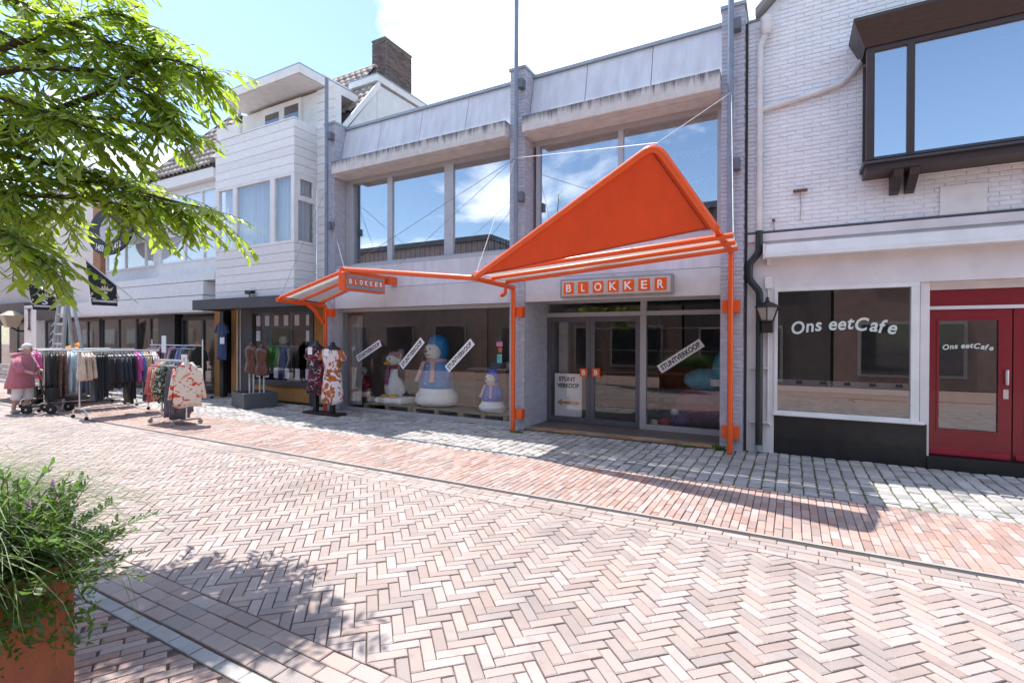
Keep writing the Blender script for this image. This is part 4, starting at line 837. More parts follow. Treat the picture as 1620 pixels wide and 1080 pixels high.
put('verge_tile', MB().tube([E1 + Vector((0, 0, .04)), T + Vector((0, 0, .04))], .05, 8), TILED, hd)
pv = lambda a, v: E1 + eu * a + ev.normalized() * v + eu.cross(ev.normalized()) * .07
put('skylight', MB().prism([pv(1.05, .78), pv(1.85, .78), pv(1.85, 1.28), pv(1.05, 1.28)], (0, 0, .06)), mat('skylight_dark', (.10, .06, .05), .3), hd)
# shop front
window(hd, -21.8, -17.7, YW + .25, .35, 2.38, (-20.6, -19.4, -18.5), CHARCOAL, GLASS_SHOP, .09, 'shop_window'); put('stall_riser', B(-21.8, -17.7, YW + .2, YW + .3, 0, .349), BLACKP, hd)
put('dark_pier', B(-17.69, -16.75, YW + .1, YW + .35, 0, 2.39), BLACKP, hd); window(hd, -16.7, -14.55, YW + .3, .1, 2.3, (-15.6,), CHARCOAL, GLASS_SHOP, .1, 'door'); put('shop_back', B(-26, -14.5, 12, 12.1, 0, 2.5), INNER, hd); put('side_wall', B(-26.1, -26, YW + .42, 12, 0, 2.5), INNER, hd); put('side_wall', B(-14.56, -14.501, YW + .42, 12, 0, 2.5), INNER, hd); put('shop_floor_slab', B(-26, -14.5, YW + .36, 12, -.02, .05), INFLOOR, hd); put('shop_ceiling', B(-26, -14.5, YW + .42, 12, 2.46, 2.55), INNER, hd)
# ------------------------------------------------------------------ cream building further on
he = thing('cream_building', 'cream rendered building with dark brown fascia above its shop windows', 'building', (-24, 8.5, 0))
put('wall', B(-26.4, DX0 - .56, YW + .1, YW + .3, 2.95, 7.5), mat('cream_render', (.72, .68, .63), .8, .05, 2), he); put('fascia', B(-26.4, -23.61, YW - .1, YW + .099, 2.35, 2.80), mat('brown_fascia', (.07, .05, .045), .6), he); put('flashing', B(-27.5, -21.4, YW - .12, YW + .09, 2.801, 2.86), CAP, he)
window(he, -26.4, -21.81, YW + .2, .35, 2.34, (-24.6, -22.8), CHARCOAL, GLASS_SHOP, .09, 'shop_window'); put('stall_riser', B(-26.4, -21.81, YW + .15, YW + .25, 0, .349), BLACKP, he)
put('white_column', B(-27.6, -26.41, YW - .1, YW + .3, 0, 2.95), WHITE, he); put('column_ornament', MB().lathe([(.10, 0), (.05, .1), (.04, .35), (.06, .4), (.04, .45), (.05, .75), (.1, .85)], (-27.0, YW - .14, 1.95), 10, sy=.4), mat('dark_red_iron', (.08, .02, .02), .6), he)
hf = thing('far_shop', 'dark shop front with brown fascia at the far end of the row', 'building', (-31, 8.5, 0))
put('wall', B(-36, -27.61, YW + .2, YW + .4, 2.9, 7.0), mat('far_render', (.5, .47, .45), .8, .08), hf); put('fascia', B(-36, -27.61, YW - .1, YW + .199, 2.3, 3.1), mat('brown_fascia', (.07, .05, .045), .6), hf); window(hf, -36, -27.61, YW + .1, 0, 2.29, (-33, -31, -29), CHARCOAL, GLASS_SHOP, .12, 'shop_window'); put('shop_back', B(-36, -26.5, 11, 11.1, 0, 2.5), INNER, hf); put('side_wall', B(-36.1, -36, YW + .2, 11, 0, 2.5), INNER, hf); put('shop_ceiling', B(-36, -26.5, YW + .41, 11, 2.5, 2.6), INNER, hf)
put('blue_panel', B(-31.5, -30.2, YW - .16, YW - .11, 2.35, 2.75), mat('blue_sign', (.05, .16, .32), .5), hf)
# ---- black pennant banners on slanted poles
BAN = mat('black_banner', (.016, .017, .024), .7, .1); GOLD = mat('pale_gold_print', (.60, .50, .33), .6, .05)
def banner(pw, pt, lb):
    w = PY(*pw, 8.15); t = PX(*pt, w.x); X = w.x
    th = thing('pennant_banner', lb, 'banner', (X, 8.15, w.z), 'black pennant banners')
    put('pole', MB().tube([w, t], .02, 6), mat('white_pole', (.7, .7, .7), .5), th)
    d = (w - t); p0 = t + d * .04; p1 = t + d * .58; zb = w.z - .12; off = Vector((.012, 0, 0))
    put('cloth', MB().prism([Vector((X, p0.y, p0.z - .02)), Vector((X, p1.y, p1.z - .02)), Vector((X, p1.y + .03, zb)), Vector((X, p0.y + .14, zb))], (.008, 0, 0)), BAN, th)
    yc = (p0.y + p1.y) / 2 + .08; x = X + .012; wd = (p1.y - p0.y) * .8
    put('print_bar', B(x, x + .002, yc - wd / 2, yc + wd / 2, zb + .10, zb + .16), mat('bar_print', (.62, .62, .62), .6), th)
    lettering('S', .3, (x, yc, zb + .30), WHITEINK, th, face=FACE_X, fit=(.15, .22), bold=.004)
    cz = zb + .44; put('crown', MB().prism([(x, yc - .16, cz), (x, yc + .16, cz), (x, yc + .22, cz + .13), (x, yc + .10, cz + .06), (x, yc + .06, cz + .16), (x, yc + .03, cz + .07), (x, yc, cz + .2), (x, yc - .03, cz + .07), (x, yc - .06, cz + .16), (x, yc - .10, cz + .06), (x, yc - .22, cz + .13)], (.002, 0, 0)), GOLD, th)
    for s in (-1, 1): put('scroll_print', MB().tube([(x, yc + s * .22, zb + .19), (x, yc + s * .33, zb + .20), (x, yc + s * .36, zb + .27), (x, yc + s * .30, zb + .32), (x, yc + s * .33, zb + .37)], .018, 5), GOLD, th)
banner((219, 480), (132, 408), 'black pennant banner with crown and letter S on the tiled house'); banner((120, 487), (40, 443), 'black pennant banner with crown and letter S on the cream building')
# ---- round hanging sign
c = PY(176, 372, 8.0); rsn = thing('round_sign', 'round black hanging sign with white dates half hidden by leaves', 'sign', (c.x, 8.0, c.z))
cx_, cz_ = c.x + .1, c.z + .12
put('disc', MB().loft([[(cx_ + 1.45 * math.cos(2 * math.pi * j / 36), y, cz_ + .78 * math.sin(2 * math.pi * j / 36)) for j in range(36)] for y in (7.9, 7.96)]), BAN, rsn)
put('emblem_field', MB().loft([[(cx_ + .62 * math.cos(2 * math.pi * j / 28), y, cz_ + .02 + .4 * math.sin(2 * math.pi * j / 28)) for j in range(28)] for y in (7.892, 7.899)]), mat('pale_emblem', (.5, .5, .58), .6), rsn)
for s, x, an in (('1403', -.62, -.22), ('-', -.05, 0), ('1412', .50, .20)): lettering(s, .3, (cx_ + x, 7.896, cz_ - .56 + abs(x) * .10), WHITEINK, rsn, ang=an, fit=((.52 if s != '-' else .12), .2 if s != '-' else .03), bold=.004)
put('hanger', MB().tube([(cx_, 7.93, cz_ + .75), (cx_, 8.4, cz_ + 1.0), (cx_, 8.66, cz_ + 1.0)], .03, 6), BLACKP, rsn)
# ------------------------------------------------------------------ houses across the street (seen in the glass)
def opposite(x0, x1, h, cc, lb, wins):
    t = thing('opposite_house', lb, 'building', ((x0 + x1) / 2, -4.4, 0)); m = mat('opp_%d' % int(x0), cc, .85, .15, 3, .2)
    put('wall', B(x0, x1, -9, -4.4, 0, h), m, t); put('roof_edge', B(x0 - .1, x1 + .1, -9, -4.2, h, h + .25), CHARCOAL, t)
    for (a, b, z0, z1) in wins:
        f = put('window', B(a, b, -4.399, -4.33, z0, z1), mat('opp_frame', (.34, .31, .29), .6), t); put('pane', B(a + .1, b - .1, -4.329, -4.31, z0 + .1, z1 - .1), mat('opp_glass', (.03, .035, .04), .05, spec=1.0), f)
opposite(-75, -34.1, 6.3, (.26, .19, .16), 'long brick row far along the opposite side of the street', [(-70 + i * 4, -68 + i * 4, .5, 2.4) for i in range(9)])
opposite(-34, -13.2, 6.6, (.30, .22, .19), 'pinkish brick row house across the street mirrored in the shop glass', [(-30 + i * 3.4, -28 + i * 3.4, .5, 2.4) for i in range(5)] + [(-30 + i * 3.4, -28.4 + i * 3.4, 3.6, 5.2) for i in range(5)])
opposite(-13.1, -4.2, 5.9, (.20, .145, .12), 'brown brick house with white window frames across the street', [(-12.4, -10, .4, 2.3), (-9.2, -8.2, .1, 2.3), (-7.4, -5, .4, 2.3), (-12, -10.6, 3.4, 4.9), (-9.4, -8, 3.4, 4.9), (-6.8, -5.4, 3.4, 4.9)])
opposite(-4.1, 1.2, 6.9, (.10, .08, .075), 'dark brick house across the street mirrored in the cafe window', [(-3.5, -1.7, .4, 2.2), (-1.2, -.3, .1, 2.2), (-3.2, -2, 3.5, 5), (-.9, .3, 3.5, 5)])
opposite(1.3, 14, 6.1, (.26, .17, .14), 'red brown brick house with a shop window across the street', [(2, 5, .4, 2.3), (6, 9, .4, 2.3), (2.4, 4, 3.5, 4.9), (6, 7.6, 3.5, 4.9)])
# ------------------------------------------------------------------ clothes racks
HANG = mat('white_hanger', (.72, .72, .72), .5)
def cloth(name, c, c2=None, sc_=9.0):
    return mat('cloth_' + name, c, .85, .15, sc_, .15, 50, c2=c2, sheen=.2)
def floral(name, base, spots, scale=7.0):
    k = 'floral_' + name
    if k in MATS: return MATS[k]
    m = mat(k, base, .85, .05); t = m.node_tree; N = t.nodes; L = t.links; b = N['Principled BSDF']; g = N.new('ShaderNodeNewGeometry'); cur = None
    for i, (cc, th) in enumerate(spots):
        v = N.new('ShaderNodeTexNoise'); v.inputs['Scale'].default_value = scale * (1 + .23 * i); v.inputs['Detail'].default_value = 2.5; v.inputs['Distortion'].default_value = 1.1; mp = N.new('ShaderNodeMapping'); mp.inputs['Location'].default_value = (i * 7.3, i * 3.1, i * 5.7); L.new(g.outputs['Position'], mp.inputs[0]); L.new(mp.outputs[0], v.inputs['Vector'])
        r = N.new('ShaderNodeMapRange'); r.inputs['From Min'].default_value = th; r.inputs['From Max'].default_value = th + .035; L.new(v.outputs['Fac'], r.inputs[0])
        mx = N.new('ShaderNodeMix'); mx.data_type = 'RGBA'; L.new(r.outputs[0], mx.inputs['Factor'])
        if cur is None: mx.inputs['A'].default_value = (*base, 1)
        else: L.new(cur, mx.inputs['A'])
        mx.inputs['B'].default_value = (*cc, 1); cur = mx.outputs['Result']
    L.new(cur, b.inputs['Base Color']); return m
GM = {}
def garment_mesh(kind, seed):
    key = (kind, seed)
    if key in GM: return GM[key]
    r = random.Random(seed * 31 + len(kind)); L_ = {'top': .62, 'long': 1.02, 'trouser': .95, 'jacket': .72, 'short': .5}[kind] * r.uniform(.93, 1.05); w = {'top': .21, 'long': .2, 'trouser': .17, 'jacket': .24, 'short': .2}[kind]; th = {'top': .028, 'long': .03, 'trouser': .03, 'jacket': .042, 'short': .03}[kind]; ph = r.uniform(0, 6)
    rings = []; nz_ = 9; ns = 18
    for i in range(nz_):
        t = i / (nz_ - 1)
        ww = w * (.30 + .70 * min(1, t / .16)) if kind != 'trouser' else w * (.95 if t < .1 else .85)
        ww *= 1 + .10 * t * math.sin(ph + t * 4); dd = th * (.45 + .75 * min(1, t / .3)) * (1 + .3 * math.sin(ph * 2 + t * 5)); z = -.06 - t * L_ + (.05 * (0 if t > 0 else 1))
        ring = []
        for j in range(ns):
            a = 2 * math.pi * j / ns; fold = 1 + .22 * t * math.sin(5 * a + ph + t * 2)
            ring.append((ww * math.cos(a), dd * math.sin(a) * fold + .015 * t * math.sin(ph + 3 * math.cos(a)), z - .02 * t * math.sin(3 * a + ph)))
        rings.append(ring)
    mb = MB().loft(rings)
    if kind in ('top', 'jacket'):
        for s in (-1, 1):
            sl = .30 if kind == 'top' else .52
            mb.loft([[(s * (w * (.75 + .35 * q) + .04 * math.cos(a)), .034 * math.sin(a), -.12 - sl * q + .05 * math.cos(a) * s * 0) for a in [2 * math.pi * j / 8 for j in range(8)]] for q in (0, .35, .7, 1)])
    GM[key] = mb.mesh('garment'); return GM[key]
hm = MB().tube([(-.19, 0, -.085), (0, 0, -.03), (.19, 0, -.085), (-.19, 0, -.085)], .006, 5).tube([(0, 0, -.03), (0, 0, .0), (.015, 0, .022), (0, 0, .035), (-.012, 0, .022)], .004, 5).mesh('hanger'); hm.materials.append(HANG)
def garment(kind, m, p, rz, label, group, seed=None):
    seed = seed if seed is not None else random.randrange(6)
    o = thing('garment', label, 'clothing', p, group, local=True, rz=rz + U(-.08, .08))
    me = garment_mesh(kind, seed).copy(); me.materials.append(m)
    for q in me.polygons: q.use_smooth = True
    b = bpy.data.objects.new('cloth', me); col.objects.link(b); b.parent = o
    h = bpy.data.objects.new('hanger', hm); col.objects.link(h); h.parent = o
    return o
def arch_rack(X, y0, y1, z, lb):
    t = thing('clothes_rack', lb, 'clothes rack', (X, y0, 0), 'rolling clothes racks in the street')
    put('hanging_bar', MB().tube([(X, y0 - .12, z), (X, y1 + .08, z)], .017, 8), STEEL, t, smooth=2)
    for y in (y0, y1):
        put('upright', MB().tube([(X, y, .20), (X, y, z)], .016, 8), STEEL, t, smooth=2)
        put('foot_arch', MB().tube([(X - .3, y, .07), (X - .28, y, .16), (X - .12, y, .21), (X + .12, y, .21), (X + .28, y, .16), (X + .3, y, .07)], .014, 7), STEEL, t, smooth=2)
        for s in (-.3, .3): put('caster', MB().lathe([(.012, -.014), (.036, -.012), (.036, .012), (.012, .014)], (0, 0, 0), 12).mesh('caster'), RUBBER, t).matrix_basis = Matrix.Translation((X + s, y, .036)) @ Matrix.Rotation(math.pi / 2, 4, 'Y')
    put('bottom_rail', MB().tube([(X, y0, .21), (X, y1, .21)], .013, 7), STEEL, t, smooth=2)
# three racks standing across the street, clothes square to the bar
GR = 'garments on the racks across the street'
def fill(X, y0, y1, z, specs, where):
    n_ = sum(k for _, k, *_ in specs); y = y0; dy = (y1 - y0) / n_
    for kind, k, m, lb in specs:
        for i in range(k): garment(kind, m, (X + U(-.015, .015), y + dy * .5, z - .02), U(-.1, .1), lb + ' ' + where, GR); y += dy
R3, R2_, R1 = (-12.72, 4.72, 6.12, 1.38), (-14.35, 4.7, 6.35, 1.38), (-15.7, 4.8, 6.4, 1.38)
arch_rack(*R3, 'chrome clothes rack of cream, black and navy garments with an arched foot'); arch_rack(*R2_, 'middle chrome rack of jeans and patterned trousers beside the walking woman'); arch_rack(*R1, 'chrome rack of bright green, pink and black tops behind the walking woman')
CK = lambda n_, c, **k: cloth(n_, c, **k)
creams, blacks, navys, denim = CK('cream', (.58, .47, .36)), CK('black', (.012, .012, .015)), CK('navy', (.018, .024, .045)), CK('denim', (.10, .15, .24))
WH3 = 'on the rack with the arched foot'
fill(*R3, [('short', 4, creams, 'cream garment'), ('trouser', 4, CK('darkteal', (.012, .02, .028)), 'dark teal trousers'), ('jacket', 3, blacks, 'black jacket'), ('jacket', 4, navys, 'dark navy jacket'), ('long', 3, blacks, 'long black coat'), ('top', 2, CK('magenta', (.50, .08, .33)), 'magenta top'), ('top', 1, CK('blue', (.07, .14, .40)), 'blue top'), ('top', 2, CK('tan', (.55, .38, .25)), 'tan top'), ('long', 1, blacks, 'long black dress'), ('top', 2, CK('white', (.75, .72, .68)), 'white top')], WH3)
fill(*R2_, [('trouser', 2, blacks, 'black trousers'), ('trouser', 2, floral('leopard', (.20, .12, .09), [((.03, .02, .02), .52)], 40), 'leopard print trousers'), ('trouser', 2, CK('paleblue', (.50, .60, .68)), 'pale blue trousers'), ('trouser', 4, denim, 'blue jeans'), ('trouser', 3, CK('mauve', (.28, .22, .24)), 'mauve grey trousers'), ('top', 4, CK('slate', (.12, .13, .16)), 'slate top')], 'on the middle rack beside the woman')
fill(*R1, [('top', 2, CK('pink', (.60, .10, .32)), 'pink top'), ('top', 4, blacks, 'black top'), ('top', 3, CK('green', (.10, .62, .08)), 'bright green top'), ('top', 3, CK('olive', (.30, .32, .18)), 'olive top')], 'on the rack behind the woman')
# small T-foot rack in front
X0, X1, YR, ZR = -11.02, -10.1, 5.40, 1.22
t = thing('clothes_rack', 'small chrome rack of floral blouses standing alone on the brick road', 'clothes rack', (-10.5, 5.4, 0), 'rolling clothes racks in the street')
put('hanging_bar', MB().tube([(X0 - .1, YR, ZR), (X1 + .04, YR, ZR)], .015, 8), STEEL, t, smooth=2)
for x in (X0 + .05, X1): put('upright', MB().tube([(x, YR, .10), (x, YR, ZR + (.05 if x == X1 else 0))], .016, 8), STEEL, t, smooth=2)
put('base_rail', MB().tube([(X0 + .05, YR, .11), (X1, YR, .11)], .016, 7), STEEL, t, smooth=2)
for x, ya, yb in ((X0 + .03, 5.20, 5.62), (X1, 5.14, 5.66)):
    put('foot', MB().tube([(x, ya, .10), (x, yb, .10)], .016, 7), STEEL, t, smooth=2)
    for y in (ya, yb): put('caster', MB().lathe([(.012, -.016), (.042, -.014), (.042, .014), (.012, .016)], (0, 0, 0), 12).mesh('caster'), mat('grey_caster', (.3, .29, .28), .5), t).matrix_basis = Matrix.Translation((x, y, .043)) @ Matrix.Rotation(math.pi / 2, 4, 'Y')
FR = floral('roses', (.72, .62, .52), [((.55, .05, .03), .57), ((.60, .32, .10), .63)], 9); FD = floral('jungle', (.03, .03, .035), [((.10, .32, .18), .53), ((.62, .55, .45), .58), ((.50, .10, .10), .63)], 11); FS = floral('stripe', (.50, .42, .30), [((.45, .05, .06), .52), ((.04, .04, .04), .60)], 10); GREYS = CK('greyviolet', (.15, .14, .18))
G4 = 'garments on the small rack'
xs = [X0 + .02 + i * .072 for i in range(14)]
for i, x in enumerate(xs):
    if i < 2: a = ('jacket', CK('coral', (.55, .14, .14)), 'coral red blouse at the end of the small rack')
    elif i < 4: a = ('jacket', FS, 'red and cream patterned blouse on the small rack')
    elif i < 8: a = ('jacket', FD, 'dark jungle print blouse on the small rack')
    elif i < 11: a = ('long', GREYS, 'grey violet dress between the printed blouses on the small rack')
    elif i < 13: a = ('trouser', GREYS, 'grey trousers hanging behind the rose blouse on the small rack')
    else: a = ('jacket', FR, 'cream blouse printed with red roses on the small rack')
    o = garment(a[0], a[1], (x, YR, ZR - .01), math.pi / 2 + (-.5 if i == 13 else 0), a[2], G4)
    if i in (8, 9, 10, 13): o.scale = (1.05, 1.4 if i == 13 else 1.2, 1.1 if i == 13 else .98)
sc_ = thing('sign_card', 'white price card clipped to the top of the small rack', 'card', (X1, YR, ZR)); put('card', B(X1 - .11, X1 + .09, YR - .04, YR - .035, ZR - .04, ZR + .13), PAPER, sc_); lettering('10', .08, (X1, YR - .042, ZR + .04), mat('faint_ink', (.45, .45, .5), .6), sc_, fit=(.07, .06))
# rack on the pavement by the black shop front
y5 = 7.9; t = thing('clothes_rack', 'grey rack of short tops on the pavement by the black shop front', 'clothes rack', (-15, y5, 0), 'rolling clothes racks in the street')
put('hanging_bar', MB().tube([(-16.7, y5, 1.45), (-13.95, y5, 1.45)], .017, 8), STEEL, t)
for x in (-16.6, -14.0):
    put('upright', MB().tube([(x, y5, .1), (x, y5, 1.62)], .024, 8), STEEL, t); put('foot', B(x - .04, x + .04, y5 - .3, y5 + .3, .06, .11), mat('pale_grey_metal', (.5, .5, .5), .5), t)
    for s in (-.26, .26): put('caster', B(x - .02, x + .02, y5 + s - .04, y5 + s + .04, .0, .06), RUBBER, t, bevel=.015)
put('bottom_rail', MB().tube([(-16.6, y5, .13), (-14.0, y5, .13)], .02, 8), STEEL, t)
cs = [((.50, .20, .25), 'rose pink top'), ((.35, .38, .38), 'grey top'), ((.22, .04, .08), 'wine red top'), ((.55, .52, .5), 'pale grey top'), ((.40, .05, .10), 'red top'), ((.03, .04, .05), 'black top'), ((.12, .03, .06), 'plum top'), ((.60, .22, .45), 'pink lilac top'), ((.55, .45, .52), 'pale mauve top'), ((.02, .03, .035), 'black teal top'), ((.03, .03, .05), 'black blue top'), ((.30, .26, .55), 'lilac top'), ((.16, .28, .50), 'sky blue top'), ((.015, .015, .02), 'long black cardigan'), ((.02, .018, .02), 'long black coat'), ((.25, .20, .15), 'taupe top'), ((.02, .02, .02), 'black wool top')]
for i, (cc, nm) in enumerate(cs):
    for k_ in range(1 if i not in (13, 14) else 3): garment('top' if i not in (13, 14) else 'jacket', CK(nm.replace(' ', ''), cc), (-16.45 + i * .143 + k_ * .045, y5, 1.44), math.pi / 2 + U(-.15, .15), nm + ' on the pavement rack by the black shop front', 'garments on the pavement rack')
ph = thing('paper_holder', 'tall white sign holder standing among the pavement rack clothes', 'sign', (-15.35, 7.7, 0)); put('panel', B(-15.46, -15.24, 7.60, 7.61, 1.25, 1.72), PAPER, ph); put('stand_rod', MB().tube([(-15.35, 7.62, .02), (-15.35, 7.62, 1.3)], .012, 6), STEEL, ph); put('foot_plate', B(-15.5, -15.2, 7.5, 7.75, 0, .015), STEEL, ph)
# long blue dress hung on the cork pier
c = PY(352, 512, 8.32); bdn = thing('blue_dress', 'long plain blue dress hanging from the black fascia', 'dress', (c.x, 8.3, 1.0))
rg = []
for i in range(10):
    t_ = i / 9; w = (.12 + .10 * min(1, t_ / .15)) * (1 if t_ < .3 else .92 + .12 * t_); rg.append([(c.x + w * math.cos(a), 8.3 + .05 * math.sin(a) * (1 + .2 * math.sin(6 * a + t_ * 3)), 2.08 - t_ * 1.02) for a in [2 * math.pi * j / 20 for j in range(20)]])
put('skirt', MB().loft(rg), CK('royal', (.022, .055, .15)), bdn, smooth=True); put('hanger', MB().tube([(c.x - .15, 8.3, 2.07), (c.x, 8.3, 2.12), (c.x + .15, 8.3, 2.07)], .01, 6).tube([(c.x, 8.3, 2.12), (c.x, 8.3, 2.44)], .004, 5), BLACKP, bdn)
for s in (-1, 1): put('sleeve', MB().loft([[(c.x + s * (.17 + .10 * q) + .05 * math.cos(a), 8.3 + .045 * math.sin(a), 2.02 - .22 * q) for a in [2 * math.pi * j / 10 for j in range(10)]] for q in (0, .5, 1)]), CK('royal', (.022, .055, .15)), bdn, smooth=True)
put('price_card', B(c.x + .02, c.x + .22, 8.235, 8.24, 1.50, 1.68), PAPER, bdn)
# ------------------------------------------------------------------ dress stands
def dress_stand(px, py, top, hem, m, lb, w):
    p = PZ(px, py); t = thing('dress_form', lb, 'dress', (p.x, p.y, 0), 'dress forms on the pavement')
    BW = mat('dark_stained_wood', (.022, .012, .01), .5, .2)
    put('base_plate', B(p.x - .27, p.x + .27, p.y - .15, p.y + .15, 0, .045), BW, t, bevel=.006); put('post', B(p.x - .045, p.x + .045, p.y - .045, p.y + .045, .046, hem + .15), BLACKP, t)
    rg = []
    for i in range(15):
        q = i / 14; z = top - q * (top - hem)
        prof = [(0, .07), (.03, .16), (.10, .21), (.24, .20), (.40, .155), (.55, .19), (.8, .22), (1, .24)]
        for (a, ra), (b, rb) in zip(prof, prof[1:]):
            if a <= q <= b: r = ra + (rb - ra) * (q - a) / (b - a)
        r *= w; fo = max(0, q - .4)
        rg.append([(p.x + r * math.cos(a) * (1 + .10 * fo * math.sin(7 * a + 1)), p.y + .68 * r * math.sin(a) * (1 + .2 * fo * math.sin(6 * a)), z - .05 * fo * math.sin(3 * a + px)) for a in [2 * math.pi * j / 28 for j in range(28)]])
    put('dress', MB().loft(rg), m, t, smooth=True); put('bust', MB().lathe([(.20 * w, -.06), (.13, .0), (.07, .04), (.06, .09), (.02, .11)], (p.x, p.y, top - .02), 14, sy=.7), BLACKP, t, smooth=True)
    for s in (-1, 1): put('sleeve', MB().loft([[(p.x + s * (.17 + .12 * q) * w + .07 * math.cos(a), p.y + .065 * math.sin(a), top - .10 - .20 * q + .03 * s * math.cos(a)) for a in [2 * math.pi * j / 12 for j in range(12)]] for q in (0, .5, 1)]), m, t, smooth=True)
    put('price_tag', B(p.x - .06, p.x + .08, p.y - .175, p.y - .17, top - .22, top - .06), PAPER, t)
dress_stand(526, 656.5, 1.50, .28, floral('rust', (.72, .66, .68), [((.42, .12, .02), .505), ((.30, .08, .02), .60)], 5.5), 'rust orange and white print dress on a black stand beside the orange post', 1.22)
dress_stand(500, 653.5, 1.53, .46, floral('night', (.02, .015, .025), [((.28, .02, .05), .54), ((.50, .50, .52), .60)], 11), 'short black dress with red and white flowers on a stand', 1.05)
# ------------------------------------------------------------------ planter box with two leather vest busts
p = PZ(386, 648); pb = thing('planter_box', 'low square dark grey planter box on the setts', 'planter', (p.x, p.y, 0))
e1 = Vector((-.93, .28, 0)); e2 = Vector((.22, .72, 0)); zt = .36
q = [Vector((p.x, p.y, 0)), Vector((p.x, p.y, 0)) + e2, Vector((p.x, p.y, 0)) + e1 + e2, Vector((p.x, p.y, 0)) + e1]; cq = sum(q, Vector()) / 4
for i in range(4):
    a, b = q[i], q[(i + 1) % 4]; ia, ib = cq + (a - cq) * .93, cq + (b - cq) * .93
    put('box_side', MB().prism([a, b, ib, ia], (0, 0, zt)), mat('slate_planter', (.075, .08, .09), .6, .08, 8), pb)
put('gravel', MB().prism([cq + (v - cq) * .925 for v in q], (0, 0, .29)), mat('pale_gravel', (.32, .31, .30), .9, .2, 60, .6, 120), pb)
LEA = mat('brown_leather', (.13, .05, .032), .32, .25, 16, .35, 24, c2=(.05, .02, .015))
for k_, (dx, dy, hh) in enumerate(((-.15, .28, 1.52), (.22, .30, 1.48))):
    bx, by = cq.x + dx, cq.y + dy - .25
    t = thing('vest_bust', ('brown leather vest on a pole bust, left one in the grey planter box', 'brown leather vest on a pole bust beside the shop window frame')[k_], 'bust', (bx, by, .29), 'leather vests on poles')
    for s in (-.09, .07): put('pole', MB().tube([(bx + s, by, .29), (bx + s, by, hh - .62)], .02, 8), mat('pale_pole', (.6, .6, .6), .4), t)
    rg = []
    for i in range(12):
        u_ = i / 11; r = .07 + .13 * min(1, u_ / .12) - .045 * math.exp(-((u_ - .55) / .18) ** 2) + .02 * u_
        rg.append([(bx + r * math.cos(a) * (1 + .03 * math.sin(9 * a + u_ * 9)), by + .62 * r * math.sin(a) * (1 + .05 * math.sin(7 * a + u_ * 14)), hh - .02 - u_ * .68 + .02 * math.sin(3 * a)) for a in [2 * math.pi * j / 24 for j in range(24)]])
    put('vest', MB().loft(rg), LEA, t, smooth=True); put('neck_cap', MB().lathe([(.07, 0), (.05, .03), (.03, .05), (.012, .09)], (bx, by, hh - .03), 12), LEA, t, smooth=True)
# ------------------------------------------------------------------ things in the display window
def pallet(x0, x1, y0, y1, lb, z=.036):
    t = thing('pallet', lb, 'pallet', ((x0 + x1) / 2, (y0 + y1) / 2, z), 'wooden pallets in the display window'); n_ = 6; w = (y1 - y0) / n_
    for i in range(n_): put('deck_board', B(x0 + U(0, .01), x1 - U(0, .01), y0 + i * w + .008, y0 + (i + 1) * w - .008, z + .105, z + .127), WOOD, t)
    for x in (x0, (x0 + x1) / 2 - .05, x1 - .1):
        for y in (y0 + .001, (y0 + y1) / 2 - .05, y1 - .1): put('block', B(x, x + .1, y, y + .099, z + .0225, z + .1045), WOOD, t)
        put('bottom_board', B(x, x + .1, y0 + .001, y1, z, z + .022), WOOD, t)
def X_(px, Y): return PY(px, 600, Y).x
pallet(X_(577, 8.65), X_(652, 8.65), 8.62, 9.4, 'wooden pallet carrying the penguin figure'); pallet(X_(655, 8.65), X_(732, 8.65), 8.60, 9.5, 'wooden pallet carrying the tall snowman figure'); pallet(X_(729, 8.6), X_(805, 8.6), 8.55, 9.15, 'wooden pallet carrying the small snowman figure')
SNOW = mat('white_snow_plastic', (.84, .85, .86), .7, .06, 30, .3, 60); BLUEC = mat('blue_coat', (.01, .22, .55), .45, .08); BLUE2 = mat('royal_blue_coat', (.03, .12, .55), .45, .08); FACEW = mat('figure_white', (.74, .72, .68), .5, .03); CARROT = mat('dark_nose', (.10, .03, .02), .5)
SCARF = mat('checked_scarf', (.62, .50, .48), .8, .05, 60, c2=(.36, .10, .10), stretch=(1, 1, 1))
